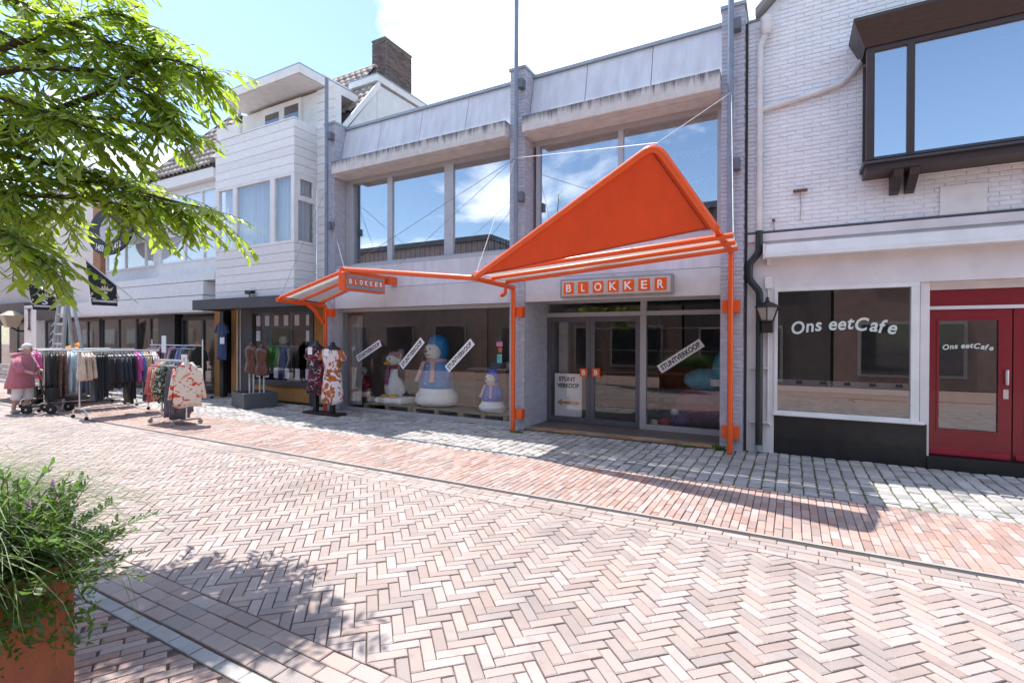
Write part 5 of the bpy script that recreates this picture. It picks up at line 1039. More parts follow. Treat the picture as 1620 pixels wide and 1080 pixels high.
def snowman(px, Y, zb, H, coat, lb, hat=True):
    x = X_(px, Y); t = thing('snowman_figure', lb, 'snowman figure', (x, Y, zb), 'snowman figures in the display window'); k = H / 1.68
    put('snow_base', MB().lathe([(.30, 0), (.47, .03), (.545, .13), (.53, .26), (.44, .36), (.43, .50), (.36, .62)], (x, Y, zb), 28, sy=.8).mesh('snow_base'), SNOW, t, smooth=True)
    put('coat', MB().lathe([(.44, .43), (.455, .50), (.40, .72), (.34, .95), (.24, 1.06), (.12, 1.10)], (x, Y, zb), 28, sy=.8), coat, t, smooth=True)
    put('head', MB().ball((x, Y - .05, zb + 1.27), .20, 20, 12, sz=1.15), FACEW, t, smooth=True)
    hd_ = put('hood', MB().loft([[(x + r * math.cos(a) * 1.0, Y + .05 + .9 * r * math.sin(a), zb + z) for a in [2 * math.pi * j / 22 for j in range(22)]] for r, z in ((.20, 1.06), (.25, 1.18), (.265, 1.34), (.25, 1.50), (.19, 1.61), (.08, 1.665), (.01, 1.67))]), coat, t, smooth=True)
    fc = put('face_disc', MB().ball((x - .055, Y - .20, zb + 1.28), .155, 18, 10, sy=.45, sz=1.12), FACEW, t, smooth=True)
    put('nose', MB().tube([(x - .09, Y - .25, zb + 1.29), (x - .20, Y - .33, zb + 1.275)], .03, 8, rs=[.032, .012]), CARROT, fc)
    for s in (-.115, .02): put('eye', MB().ball((x + s - .01, Y - .272, zb + 1.345), .018, 8, 6), BLACKINK, fc)
    put('mouth', MB().tube([(x - .13, Y - .262, zb + 1.21), (x - .06, Y - .277, zb + 1.185), (x + .02, Y - .262, zb + 1.215)], .006, 5), BLACKINK, fc)
    put('scarf', MB().lathe([(.21, 1.00), (.26, 1.03), (.26, 1.09), (.20, 1.12)], (x, Y, zb), 22, sy=.85), SCARF, t, smooth=True)
    put('scarf_end', MB().prism([(x - .12, Y - .24, zb + 1.06), (x - .22, Y - .26, zb + 1.04), (x - .37, Y - .335, zb + .60), (x - .27, Y - .35, zb + .58)], (0, -.025, 0)), SCARF, t); put('scarf_end', MB().prism([(x + .03, Y - .25, zb + 1.06), (x + .14, Y - .24, zb + 1.04), (x + .20, Y - .345, zb + .58), (x + .08, Y - .36, zb + .57)], (0, -.025, 0)), SCARF, t)
    for i in range(4): put('button', MB().ball((x - .06, Y - .285 - i * .025, zb + .95 - i * .135), .02, 8, 6), FACEW, t)
    for s in (-1, 1): put('arm', MB().tube([(x + s * .24, Y - .02, zb + .98), (x + s * .36, Y - .05, zb + .78), (x + s * .40, Y - .12, zb + .60)], .08, 10, rs=[.075, .085, .06]), coat, t, smooth=True)
    for ob in t.children:
        if abs(k - 1) > .01: ob.data.transform(Matrix.Translation((x, Y, zb)) @ Matrix.Scale(k, 4) @ Matrix.Translation((-x, -Y, -zb)))
        for g_ in ob.children: g_.data.transform(Matrix.Translation((x, Y, zb)) @ Matrix.Scale(k, 4) @ Matrix.Translation((-x, -Y, -zb)))
snowman(691, 9.05, .165, 1.60, BLUEC, 'tall snowman figure in a turquoise hooded coat and checked scarf'); snowman(779, 8.85, .165, .90, BLUE2, 'small snowman figure in a royal blue coat on the pallet beside the pillar')
x = X_(625, 9.0); zb = .165; pg = thing('penguin_figure', 'penguin figure with purple scarf and pink cap on a block of ice', 'penguin figure', (x, 9.0, zb)); Y = 9.0
YEL = mat('beak_yellow', (.72, .38, .03), .5); PLUM = mat('plum_scarf', (.22, .04, .10), .8); PDARK = mat('penguin_dark', (.05, .035, .04), .6); PINK = mat('pink_cap', (.46, .25, .28), .8)
put('ice_block', B(x - .36, x + .42, Y - .30, Y + .28, zb, zb + .14), SNOW, pg, bevel=.04)
put('body', MB().lathe([(.17, .15), (.245, .22), (.27, .38), (.25, .56), (.19, .74), (.14, .84)], (x, Y, zb), 24, sy=.85), SNOW, pg, smooth=True)
put('back', MB().loft([[(x + .03 + r * math.cos(a), Y + .07 + .8 * r * math.sin(a), zb + z) for a in [2 * math.pi * j / 20 for j in range(20)]] for r, z in ((.15, .2), (.25, .35), (.25, .6), (.2, .78), (.12, .88))]), PDARK, pg, smooth=True)
hd_ = put('head', MB().ball((x - .01, Y - .03, zb + 1.0), .17, 20, 12), FACEW, pg, smooth=True); put('cap', MB().loft([[(x - .01 + r * math.cos(a), Y + .01 + r * math.sin(a), zb + z) for a in [2 * math.pi * j / 20 for j in range(20)]] for r, z in ((.178, 1.02), (.18, 1.08), (.15, 1.15), (.08, 1.19), (.01, 1.2))]), PINK, hd_, smooth=True)
put('beak', MB().loft([[(x - .06 + r * math.cos(a), Y - .16 - d, zb + .93 + .6 * r * math.sin(a)) for a in [2 * math.pi * j / 12 for j in range(12)]] for r, d in ((.10, 0), (.085, .05), (.045, .11), (.008, .15))]), YEL, hd_, smooth=True)
for s in (-.085, .035): e = put('eye', MB().ball((x + s, Y - .165, zb + 1.035), .045, 12, 8), PAPER, hd_, smooth=True); put('pupil', MB().ball((x + s - .005, Y - .203, zb + 1.035), .02, 8, 6), BLACKINK, hd_)
put('scarf', MB().lathe([(.17, .80), (.19, .83), (.18, .88), (.14, .90)], (x, Y, zb), 20, sy=.9), PLUM, pg, smooth=True); put('scarf_end', MB().prism([(x - .05, Y - .19, zb + .86), (x + .05, Y - .19, zb + .86), (x + .01, Y - .25, zb + .44), (x - .10, Y - .25, zb + .44)], (0, -.03, 0)), PLUM, pg)
for s in (-.12, .14): put('foot', MB().ball((x + s, Y - .20, zb + .17), .09, 12, 8, sx=1.1, sy=1.3, sz=.5), YEL, pg, smooth=True)
put('wing', MB().tube([(x + .2, Y - .05, zb + .76), (x + .31, Y - .1, zb + .68), (x + .30, Y - .2, zb + .86)], .06, 8, rs=[.07, .065, .03]), PDARK, pg, smooth=True)
x = X_(573, 9.0); zb = .20; Y = 9.0; sn = thing('bearded_figure', 'figure of a white-bearded man in a red coat on a dark stand', 'figure', (x, Y, .036)); REDC = mat('dull_red_coat', (.30, .02, .03), .5)
put('stand', MB().lathe([(.22, 0), (.24, .03), (.2, .16)], (x, Y, .037), 18), INDARK, sn); put('coat_skirt', MB().lathe([(.25, .0), (.255, .05), (.235, .06), (.22, .22), (.23, .40), (.16, .52), (.09, .55)], (x, Y, zb), 20, sy=.75), REDC, sn, smooth=True); put('fur_hem', MB().lathe([(.255, .06), (.275, .10), (.265, .16), (.23, .18)], (x, Y, zb), 20, sy=.75), FACEW, sn, smooth=True)
h_ = put('head', MB().ball((x, Y - .04, zb + .63), .105, 16, 10), mat('figure_skin', (.50, .30, .22), .5), sn, smooth=True); put('beard', MB().ball((x, Y - .10, zb + .52), .12, 16, 10, sy=.6, sz=1.25), FACEW, h_, smooth=True); put('hair', MB().ball((x, Y + .01, zb + .67), .115, 16, 10, sz=.9), FACEW, h_, smooth=True)
for s in (-1, 1): put('arm', MB().tube([(x + s * .18, Y, zb + .47), (x + s * .26, Y - .06, zb + .33), (x + s * .13, Y - .2, zb + .27)], .06, 8, rs=[.07, .065, .05]), REDC, sn, smooth=True); put('mitten', MB().ball((x + s * .11, Y - .21, zb + .27), .05, 10, 8), FACEW, sn, smooth=True)
put('fur_band', MB().tube([(x, Y - .185, zb + .10), (x, Y - .19, zb + .42)], .03, 8), FACEW, sn, smooth=True)
# stock further inside
BOXW = mat('brown_cabinet', (.30, .17, .09), .7, .1, 5); 
def cabinet(x0, x1, y0, y1, h, m, lb, cat_='cabinet'):
    t = thing('shop_counter', lb, cat_, ((x0 + x1) / 2, y0, .036)); put('carcass', B(x0, x1, y0, y1, .037, h - .03), m, t); put('top', B(x0 - .03, x1 + .03, y0 - .03, y1 + .02, h - .029, h), PAPER if 'white' in lb else m, t)
    for i in range(2): put('drawer_front', B(x0 + .03, x1 - .03, y0 - .012, y0 - .001, .12 + i * (h - .2) / 2, .09 + (i + 1) * (h - .2) / 2), m, t)
    return t
cabinet(X_(720, 9.9), X_(752, 9.9), 9.9, 10.6, .92, BOXW, 'brown wooden cabinet behind the snowmen'); cabinet(X_(742, 10.3), X_(800, 10.3), 10.3, 10.9, .95, BOXW, 'counter with white top behind the small snowman'); cabinet(-8.9, -7.4, 10.4, 11.0, .85, INDARK, 'dark low shelf at the back of the display')
for i in range(5):
    xx = -6.35 + i * .42; t = put('stock_box', B(xx, xx + U(.25, .36), 10.4, 10.75, .951, .951 + U(.1, .3)), mat('stock_%d' % i, [(.1, .25, .5), (.6, .6, .62), (.15, .35, .55), (.5, .3, .2), (.35, .5, .55)][i], .6), label=['blue', 'white', 'teal', 'tan', 'pale blue'][i] + ' carton on the counter inside the shop', cat='carton', group='cartons on the counter', bevel=.008)
curtain(PL[1] + .08, PL[1] + .42, 8.62, .1, 2.2, 'curtain', shop, m=mat('net_drape', (.62, .62, .62), .9, .1, trans=(.5, .5, .5)), amp=.04)
# beanbags and toys behind the side window
def blob(name, c, r, m, lb, cat_, sx=1, sy=1, sz=1, seed=1, lump=.1):
    rr = random.Random(seed); ph_ = [rr.uniform(0, 6) for _ in range(4)]; rings = []
    for k in range(11):
        th = math.pi * (k + .02) / 10.04; ring = []
        for j in range(22):
            a = 2 * math.pi * j / 22; q = r * (1 + lump * math.sin(2 * a + ph_[0]) * math.sin(th) + lump * .6 * math.sin(5 * a + ph_[1] + 3 * th) * math.sin(th)); ring.append((c[0] + sx * q * math.sin(th) * math.cos(a), c[1] + sy * q * math.sin(th) * math.sin(a), c[2] - sz * q * math.cos(th) * (1 if k > 5 else .85)))
        rings.append(ring)
    return put(name, MB().loft(rings), m, label=lb, cat=cat_, smooth=True)
TQ = mat('turquoise_nylon', (.10, .42, .56), .45, .1, 5, .3, 9); PV = mat('wine_nylon', (.17, .015, .07), .5, .1, 5, .3, 9)
xx = X_(1115, 9.6); blob('bean_bag', (xx, 9.75, .44), .40, PV, 'wine red bean bag lying under the turquoise one', 'bean bag', 1.3, .8, .95, 3); 
t = thing('bean_bag_chair', 'turquoise bean bag chair lying on a wine red one behind the side window', 'bean bag', (xx, 9.7, .80)); 
for cc, r, s_ in (((xx - .02, 9.70, .92), .27, (1.4, .9, .85)), ((xx + .32, 9.72, 1.13), .27, (.8, .9, 1.3))): o = blob('cushion', cc, r, TQ, None, None, *s_, seed=5, lump=.06); o.parent = t; o.matrix_parent_inverse = Matrix.Translation(-t.location)
for px, cc, r, lb in ((1052, (.30, .02, .02), .12, 'small red pom-pom toy on the floor by the door'), (1075, (.12, .05, .22), .17, 'purple knitted pouffe on the shop floor'), (1036, (.6, .58, .55), .09, 'small white pom-pom on the shop floor'), (1068, (.6, .6, .62), .075, 'white pom-pom resting on the purple pouffe')):
    X = X_(px, 9.45); blob('pompom' if r < .15 else 'pouffe', (X, 9.45 if r < .15 else 9.6, .037 + r * .85 + (.25 if px == 1068 else 0)), r, mat('knit_%d' % px, cc, .9, .2, 60, .5, 90), lb, 'pom-pom' if r < .15 else 'pouffe', 1, 1, .9, px, .05)
rk = thing('display_shelf', 'dark shelving with pale goods inside the entrance', 'shelf', (-2.5, 11.5, .036))
for z in (.4, .9, 1.4, 1.9): put('shelf_board', B(-4.1, -1.0, 11.3, 11.8, z, z + .03), INNER, rk)
for x in (-4.1, -2.6, -1.05): put('shelf_post', B(x, x + .04, 11.28, 11.82, .037, 2.2), BLACKP, rk)
cN = PY(892, 540, 9.35); nb = put('notice_column', B(cN.x - .17, cN.x + .02, 9.5, 9.62, .036, 2.1), mat('pale_column', (.42, .40, .38), .7), label='pale notice column standing inside the left glass door', cat='column'); 
# mannequins and goods behind the clothes shop window
def mannequin(x, y, m, lb, hat=None, h=1.62):
    t = thing('mannequin', lb, 'mannequin', (x, y, .1)); sk = mat('mannequin_skin', (.55, .47, .40), .5)
    put('dress', MB().lathe([(.20, .35), (.19, .6), (.17, .8), (.13, 1.0), (.16, 1.2), (.17, 1.32), (.07, 1.40)], (x, y, .1), 18, sy=.65), m, t, smooth=True); put('head', MB().ball((x, y, .1 + h - .11), .09, 14, 10, sz=1.3), sk, t, smooth=True); put('neck', MB().tube([(x, y, 1.46), (x, y, .1 + h - .18)], .045, 8), sk, t); put('pole', MB().tube([(x, y, .1), (x, y, .5)], .02, 6), STEEL, t)
    for s in (-1, 1): put('arm', MB().tube([(x + s * .16, y, 1.38), (x + s * .22, y - .02, 1.1), (x + s * .18, y - .08, .86)], .04, 8, rs=[.045, .04, .03]), sk, t, smooth=True)
    if hat: put('hat', MB().lathe([(.24, 0), (.23, .015), (.11, .03), (.10, .12), (.03, .15)], (x, y, .1 + h - .05), 18), hat, t, smooth=True)
mannequin(-12.0, 8.95, floral('starblue', (.03, .07, .20), [((.7, .7, .72), .66)], 30), 'mannequin in a blue spotted dress behind the clothes shop window'); mannequin(-11.0, 9.1, CK('mustard', (.45, .32, .12)), 'mannequin in a mustard top with a straw hat in the clothes shop window', mat('straw', (.58, .44, .22), .8, .15, 40), 1.6); mannequin(-10.6, 8.95, CK('teal', (.10, .20, .20)), 'mannequin in teal beside the window post of the clothes shop', None, 1.5); mannequin(-12.45, 9.2, CK('taupe', (.35, .30, .26)), 'mannequin in a taupe top at the door side of the clothes shop window')
# ------------------------------------------------------------------ far left: ladder tower, trailer, lantern, sign flag, orange heap
AL_ = mat('aluminium_ladder', (.50, .53, .54), .4, .1, 6, metal=.5)
p = PZ(12, 652); ld = thing('ladder', 'tall aluminium ladder standing on the trailer at the street end', 'ladder', (p.x, p.y + .6, 0))
lx = p.x - 1.1; ly = p.y + 1.2
for s in (-.24, .24): put('rail', MB().tube([(lx + s * 1.25, ly, .5), (lx + s * .75, ly + .2, 3.1)], .05, 6), AL_, ld)
for i in range(10): z = .75 + i * .25; put('rung', MB().tube([(lx - .27 + i * .008, ly + .02 * i, z), (lx + .27 - i * .008, ly + .02 * i, z)], .025, 6), AL_, ld)
for s in (-.2, .45): put('brace_rail', MB().tube([(lx + s + .35, ly + .4, .5), (lx + s * .4, ly + .25, 2.9)], .04, 6), AL_, ld)
tr = thing('flatbed_trailer', 'low grey flatbed trailer with slatted side behind the woman', 'trailer', (lx, ly, 0)); tx0, tx1, ty0, ty1 = lx - 2.6, lx + .95, ly - .45, ly + 1.2
put('deck', B(tx0, tx1, ty0, ty1, .46, .54), AL_, tr)
for z in (.56, .70, .84): put('side_board', B(tx0, tx1 - .3, ty0 - .02, ty0 + .01, z, z + .12), mat('pale_board', (.52, .50, .48), .6, .1), tr)
for x in (tx0 + .1, lx - .5, lx + .5): put('stake', B(x, x + .07, ty0 - .04, ty0 - .021, .42, 1.0), AL_, tr)
for x in (lx - 1.2, lx - .3): put('wheel', MB().lathe([(.05, -.08), (.24, -.09), (.26, -.05), (.26, .05), (.24, .09), (.05, .08)], (0, 0, 0), 18).mesh('wheel'), RUBBER, tr).matrix_basis = Matrix.Translation((x, ty0 + .2, .26)) @ Matrix.Rotation(math.pi / 2, 4, 'X')
put('skirt', B(tx0, tx1 - .1, ty0 + .3, ty0 + .33, .1, .459), BLACKP, tr); put('step', B(tx1 - .1, tx1 + .9, ty0 - .1, ty0 + .3, .50, .53), AL_, tr); put('step_leg', B(tx1 + .75, tx1 + .8, ty0, ty0 + .05, 0, .499), AL_, tr)
c = PY(23, 508, 8.2); tl = thing('old_lantern', 'old square street lantern on the far shop wall', 'lantern', (c.x, 8.2, c.z)); put('lamp_body', MB().loft([[(c.x + r * sx, 8.1 + r * sy, c.z + z) for sx, sy in ((-1, -1), (1, -1), (1, 1), (-1, 1))] for r, z in ((.16, -.25), (.30, .2), (.32, .22), (.08, .42))]), mat('amber_glass', (.38, .33, .24), .4, .1), tl); put('arm', MB().tube([(c.x, 8.1, c.z - .25), (c.x, 8.3, c.z - .4), (c.x, 8.6, c.z - .4)], .04, 6), BLACKP, tl)
a, b = PZ(72, 640), PY(88, 512, 8.0); sf_ = thing('beach_flag', 'dark leaning flag with white lettering scrawl before the cream building', 'flag', (-21.5, 7.4, 0)); fx = PY(82, 560, 7.4).x
put('flag_pole', MB().tube([(fx + .35, 7.4, 0), (fx + .45, 7.4, 1.9)], .03, 6), mat('white_pole', (.7, .7, .7), .5), sf_); put('cloth', MB().prism([(fx - .55, 7.42, .9), (fx + .1, 7.42, 1.0), (fx + .45, 7.42, 2.35), (fx - .1, 7.42, 2.2)], (0, .01, 0)), mat('navy_flag', (.03, .04, .06), .7), sf_)
for i in range(4): put('scrawl', MB().tube([(fx - .3 + .09 * i, 7.41, 1.2 + .28 * i), (fx - .1 + .09 * i, 7.41, 1.32 + .28 * i), (fx + .05 + .09 * i, 7.41, 1.22 + .28 * i)], .018, 5), mat('scrawl_white', (.55, .58, .62), .6), sf_)
o_ = PY(113, 552, 6.9); hp = thing('orange_heap', 'heap of folded orange cloth lying on a table behind the racks', 'cloth', (o_.x, 6.9, 1.2))
tb = thing('trestle_table', 'trestle table under the orange cloth behind the racks', 'table', (o_.x, 6.9, 0)); put('top', B(o_.x - .9, o_.x + .9, 6.6, 7.2, 1.15, 1.19), AL_, tb)
for s in (-.8, .8): put('leg', B(o_.x + s - .03, o_.x + s + .03, 6.85, 6.95, 0, 1.149), AL_, tb)
for i in range(6): put('fold', MB().tube([(o_.x - .75 + .08 * i, 6.75 + .06 * i, 1.24), (o_.x - .2 + .05 * i, 6.8 + .05 * i, 1.30 + .025 * i), (o_.x + .7 - .1 * i, 6.85 + .04 * i, 1.23)], .06, 7, rs=[.04, .075, .03]), mat('orange_cloth', (.62, .20, .03), .8, .2, 12), hp, smooth=True)
# ------------------------------------------------------------------ woman with a rollator
pf = PZ(36, 653); DIR = Vector((.80, .60, 0)); rz = math.atan2(DIR.y, DIR.x)
SKIN = mat('skin', (.52, .31, .24), .55, .06); wm = thing('person', 'elderly woman in a pink hooded jacket and white trousers pushing a rollator', 'person', (pf.x, pf.y, 0), local=True, rz=rz)
def skin_body(verts, edges, radii, root, name, m, parent, sub=2):
    me = bpy.data.meshes.new(name); me.from_pydata(verts, edges, []); ob = bpy.data.objects.new(name, me); col.objects.link(ob)
    md = ob.modifiers.new('skin', 'SKIN'); md.use_smooth_shade = True
    for i, sv in enumerate(me.skin_vertices[0].data): sv.radius = radii[i] if isinstance(radii[i], tuple) else (radii[i], radii[i]); sv.use_root = (i == root)
    s = ob.modifiers.new('sub', 'SUBSURF'); s.levels = sub; s.render_levels = sub
    dg = bpy.context.evaluated_depsgraph_get(); m2 = bpy.data.meshes.new_from_object(ob.evaluated_get(dg)); bpy.data.objects.remove(ob); m2.name = name
    m2.materials.clear(); m2.materials.append(m)
    for p in m2.polygons: p.use_smooth = True
    o = bpy.data.objects.new(name, m2); col.objects.link(o); o.parent = parent; return o
V_ = []; E_ = []; R_ = []
def vv(p, r, par=None):
    V_.append(p); R_.append(r)
    if par is not None: E_.append((par, len(V_) - 1))
    return len(V_) - 1
pel = vv((0, 0, .80), .13); sp = vv((.0, 0, .98), .125, pel); chst = vv((.02, 0, 1.16), .13, sp); nk = vv((.07, 0, 1.28), .05, chst); hb_ = vv((.105, 0, 1.345), .06, nk); hd1 = vv((.12, 0, 1.41), .078, hb_); hd2 = vv((.115, 0, 1.46), .06, hd1)
for s, kx, ax in ((1, .06, .0), (-1, -.04, -.12)):
    hp_ = vv((0, s * .09, .74), .085, pel); kn = vv((kx, s * .09, .44), .058, hp_); an = vv((ax, s * .09, .09), .038, kn); he_ = vv((ax + .04, s * .09, .04), .038, an); vv((ax + .14, s * .095, .03), .03, he_)
    sh = vv((.03, s * .165, 1.17), .06, chst); el = vv((.10, s * .20, .96), .042, sh); wr = vv((.33, s * .19, .885), .028, el); pa = vv((.385, s * .19, .88), (.018, .032), wr)
    for k, (dx, dy, dz) in enumerate(((.055, -.026, -.012), (.066, -.009, -.012), (.064, .008, -.012), (.052, .024, -.012))): f1 = vv((.385 + dx * .6, s * .19 + dy, .884), .0085, pa); vv((.385 + dx * .85, s * .19 + dy, .862), .0075, f1)
    vv((.395, s * .19 - s * .035, .862), .009, pa)
body = skin_body(V_, E_, R_, 0, 'body', SKIN, wm)
PINKC = mat('pink_towelling', (.50, .165, .215), .95, .1, 14, .3, 60, sheen=.3); WT = mat('white_trouser', (.74, .72, .74), .8, .05)
def ell(cx, cy, rx, ry, z, n_=26, w=0, ph=0): return [(cx + rx * math.cos(a), cy + ry * math.sin(a) * (1 + w * math.sin(5 * a + ph)), z + .4 * w * .1 * math.sin(3 * a)) for a in [2 * math.pi * j / n_ for j in range(n_)]]
put('jacket', MB().loft([ell(-.05, 0, .245, .26, .55, w=.06, ph=1), ell(-.045, 0, .235, .255, .68, w=.05, ph=1.2), ell(-.03, 0, .20, .235, .88, w=.03, ph=2), ell(-.01, 0, .185, .23, 1.04), ell(.01, 0, .165, .215, 1.16), ell(.03, 0, .13, .17, 1.235), ell(.06, 0, .085, .10, 1.285)]), PINKC, wm, smooth=True)
put('hood', MB().loft([ell(-.03, 0, .10, .12, 1.20), ell(-.075, 0, .135, .15, 1.235), ell(-.06, 0, .14, .15, 1.29), ell(-.01, 0, .10, .12, 1.325)]), PINKC, wm, smooth=True)
for s in (-1, 1): put('sleeve', MB().tube([(.02, s * .17, 1.19), (.06, s * .205, 1.06), (.115, s * .21, .955), (.18, s * .203, .925)], .07, 12, rs=[.075, .078, .07, .062]), PINKC, wm, smooth=True)
for s, kx, ax in ((1, .06, .0), (-1, -.04, -.12)): put('trouser_leg', MB().tube([(0, s * .09, .78), (kx * .6, s * .09, .55), (kx + (ax - kx) * .25, s * .09, .36), (kx + (ax - kx) * .38, s * .09, .30)], .09, 14, rs=[.11, .098, .088, .09]), WT, wm, smooth=True); put('shoe', MB().ball((ax + .055, s * .092, .042), .05, 12, 8, sx=2.3, sy=.95, sz=.85), mat('grey_shoe', (.35, .33, .32), .7), wm, smooth=True)
put('hair', MB().ball((.085, 0, 1.445), .092, 16, 10, sx=1.08, sz=1.0), mat('white_hair', (.68, .64, .60), .9, .1, 30, .4, 80), wm, smooth=True)
fa = put('nose', MB().tube([(.19, 0, 1.425), (.212, 0, 1.395), (.19, 0, 1.39)], .011, 6), SKIN, wm, smooth=True)
for s in (-1, 1): put('eye', MB().ball((.186, s * .03, 1.428), .008, 8, 6), BLACKINK, wm); put('ear', MB().ball((.10, s * .082, 1.40), .022, 8, 6, sy=.4, sz=1.4), SKIN, wm, smooth=True)
put('mouth', MB().tube([(.186, -.022, 1.362), (.195, 0, 1.36), (.186, .022, 1.362)], .005, 5), mat('lips', (.40, .16, .14), .5), wm)
# rollator, in the same walking direction
ro = thing('rollator', 'black four-wheeled rollator with a bag pushed by the woman', 'rollator', (pf.x + DIR.x * .42, pf.y + DIR.y * .42, 0), local=True, rz=rz)
RF = mat('rollator_frame', (.03, .03, .035), .35, metal=.3)
for s in (-.26, .26):
    put('side_frame', MB().tube([(.04, s * .75, .885), (.10, s, .84), (.16, s, .45), (-.16, s, .12)], .016, 8), RF, ro, smooth=2); put('side_frame', MB().tube([(.12, s, .62), (.32, s, .12)], .016, 8), RF, ro, smooth=2); put('rail', MB().tube([(-.14, s, .15), (.30, s, .20)], .014, 8), RF, ro)
    put('hand_grip', MB().tube([(-.06, s * .75, .89), (.06, s * .75, .885)], .02, 8), RUBBER, ro)
    for x in (-.16, .32):
        w_ = put('wheel', MB().lathe([(.06, -.015), (.10, -.018), (.10, .018), (.06, .015)], (0, 0, 0), 20).mesh('wheel'), RUBBER, ro); w_.matrix_basis = Matrix.Translation((x, s, .10)) @ Matrix.Rotation(math.pi / 2, 4, 'X')
        h_ = put('hub', MB().lathe([(.012, -.02), (.035, -.012), (.035, .012), (.012, .02)], (0, 0, 0), 10).mesh('hub'), STEEL, ro); h_.matrix_basis = w_.matrix_basis.copy()
put('seat', B(-.02, .20, -.23, .23, .58, .61), RUBBER, ro); put('bag', MB().prism([(.13, -.2, .30), (.30, -.2, .28), (.30, -.2, .56), (.15, -.2, .57)], (0, .4, 0)), mat('dark_bag', (.03, .032, .04), .8), ro, bevel=.02)
put('cross_bar', MB().tube([(.16, -.26, .45), (.16, .26, .45)], .013, 6), RF, ro); put('red_reflector', B(.10, .13, -.275, -.262, .76, .84), mat('red_plastic', (.6, .03, .02), .4), ro)
# ------------------------------------------------------------------ tree reaching in from the left
LEAF = mat('tree_leaf', (.11, .21, .03), .42, .2, 3, spec=.45, c2=(.17, .27, .035), piece=.25, trans=(.55, .72, .06))
BARK = mat('tree_bark', (.10, .075, .055), .9, .2, 12, .6, 30, stretch=(1, 1, .3))
def PD(px, py, d): return O + ray(px, py) * d
TS = 1.0
tree = thing('street_tree', 'leafy street tree whose branches hang into the street above the planter', 'tree', (-7.57, 1.06, 0))
fork = PD(-250, 330, 4.6 * TS); base = Vector((fork.x, fork.y, 0))
put('trunk', MB().tube([base, base + Vector((.02, 0, 1.2)), fork, fork + Vector((-.1, .1, 1.2)), fork + Vector((-.15, .2, 2.4))], .1, 12, rs=[.15, .12, .10, .07, .03]), BARK, tree, smooth=True)
BR = [[(-60, 225, 4.6), (0, 205, 4.6), (160, 145, 4.7), (255, 95, 4.8), (322, 112, 4.9)], [(-50, 110, 4.7), (100, 45, 4.7), (170, 20, 4.8), (235, 40, 4.9)], [(-40, 245, 4.5), (60, 255, 4.5), (150, 275, 4.6), (250, 312, 4.7), (325, 330, 4.8)], [(-50, 300, 4.4), (30, 308, 4.3), (140, 315, 4.4), (215, 330, 4.5)], [(-70, 320, 4.1), (-20, 355, 3.9), (25, 380, 3.9), (55, 402, 3.9)], [(-60, 0, 4.8), (60, -30, 4.8), (190, -25, 4.9)], [(-40, 130, 4.3), (120, 110, 4.3), (215, 140, 4.4), (262, 178, 4.5)], [(-50, 190, 5.2), (60, 180, 5.3), (180, 190, 5.4), (255, 205, 5.4)], [(-60, 280, 5.0), (40, 285, 5.1), (160, 290, 5.2), (270, 325, 5.2)], [(-60, 60, 5.2), (60, 80, 5.2), (180, 70, 5.3), (290, 120, 5.3)], [(-60, 320, 4.9), (0, 330, 4.9), (60, 340, 4.9)], [(-80, 150, 4.0), (20, 160, 4.0), (110, 190, 4.0), (170, 215, 4.0)], [(-60, 20, 4.2), (70, 20, 4.2), (150, 60, 4.3), (210, 75, 4.4)],
      [(-300, 100, 4.3), (-330, -200, 4.2), (-250, -400, 4.3)], [(-420, 250, 4.4), (-560, 120, 4.3)], [(-330, 250, 5.6), (-300, 60, 6.2)]]
leaves = []
def spline(pts, k=8):
    o = []
    for i in range(len(pts) - 1):
        p0, p1, p2, p3 = pts[max(i - 1, 0)], pts[i], pts[i + 1], pts[min(i + 2, len(pts) - 1)]
        for j in range(k):
            t = j / k; o.append(.5 * ((2 * p1) + (p2 - p0) * t + (2 * p0 - 5 * p1 + 4 * p2 - p3) * t * t + (3 * p1 - p0 - 3 * p2 + p3) * t ** 3))
    return o + [pts[-1]]
def leafgeo(p, d, up, l, w):
    s = d.cross(up)
    if s.length < 1e-3: s = d.orthogonal()
    s.normalize(); nn = s.cross(d).normalized(); c = -.10 * l
    return [p, p + d * l * .28 + s * w * .40 + nn * c * .4, p + d * l * .62 + s * w * .38 + nn * c * .3, p + d * l - nn * c * 1.2, p + d * l * .62 - s * w * .38 + nn * c * .3, p + d * l * .28 - s * w * .40 + nn * c * .4, p + d * l * .30 + nn * c * 1.0 * 0, p + d * l * .62]
LF = [(0, 1, 6), (1, 2, 7, 6), (2, 3, 7), (0, 6, 5), (6, 7, 4, 5), (7, 3, 4)]
twm = MB()
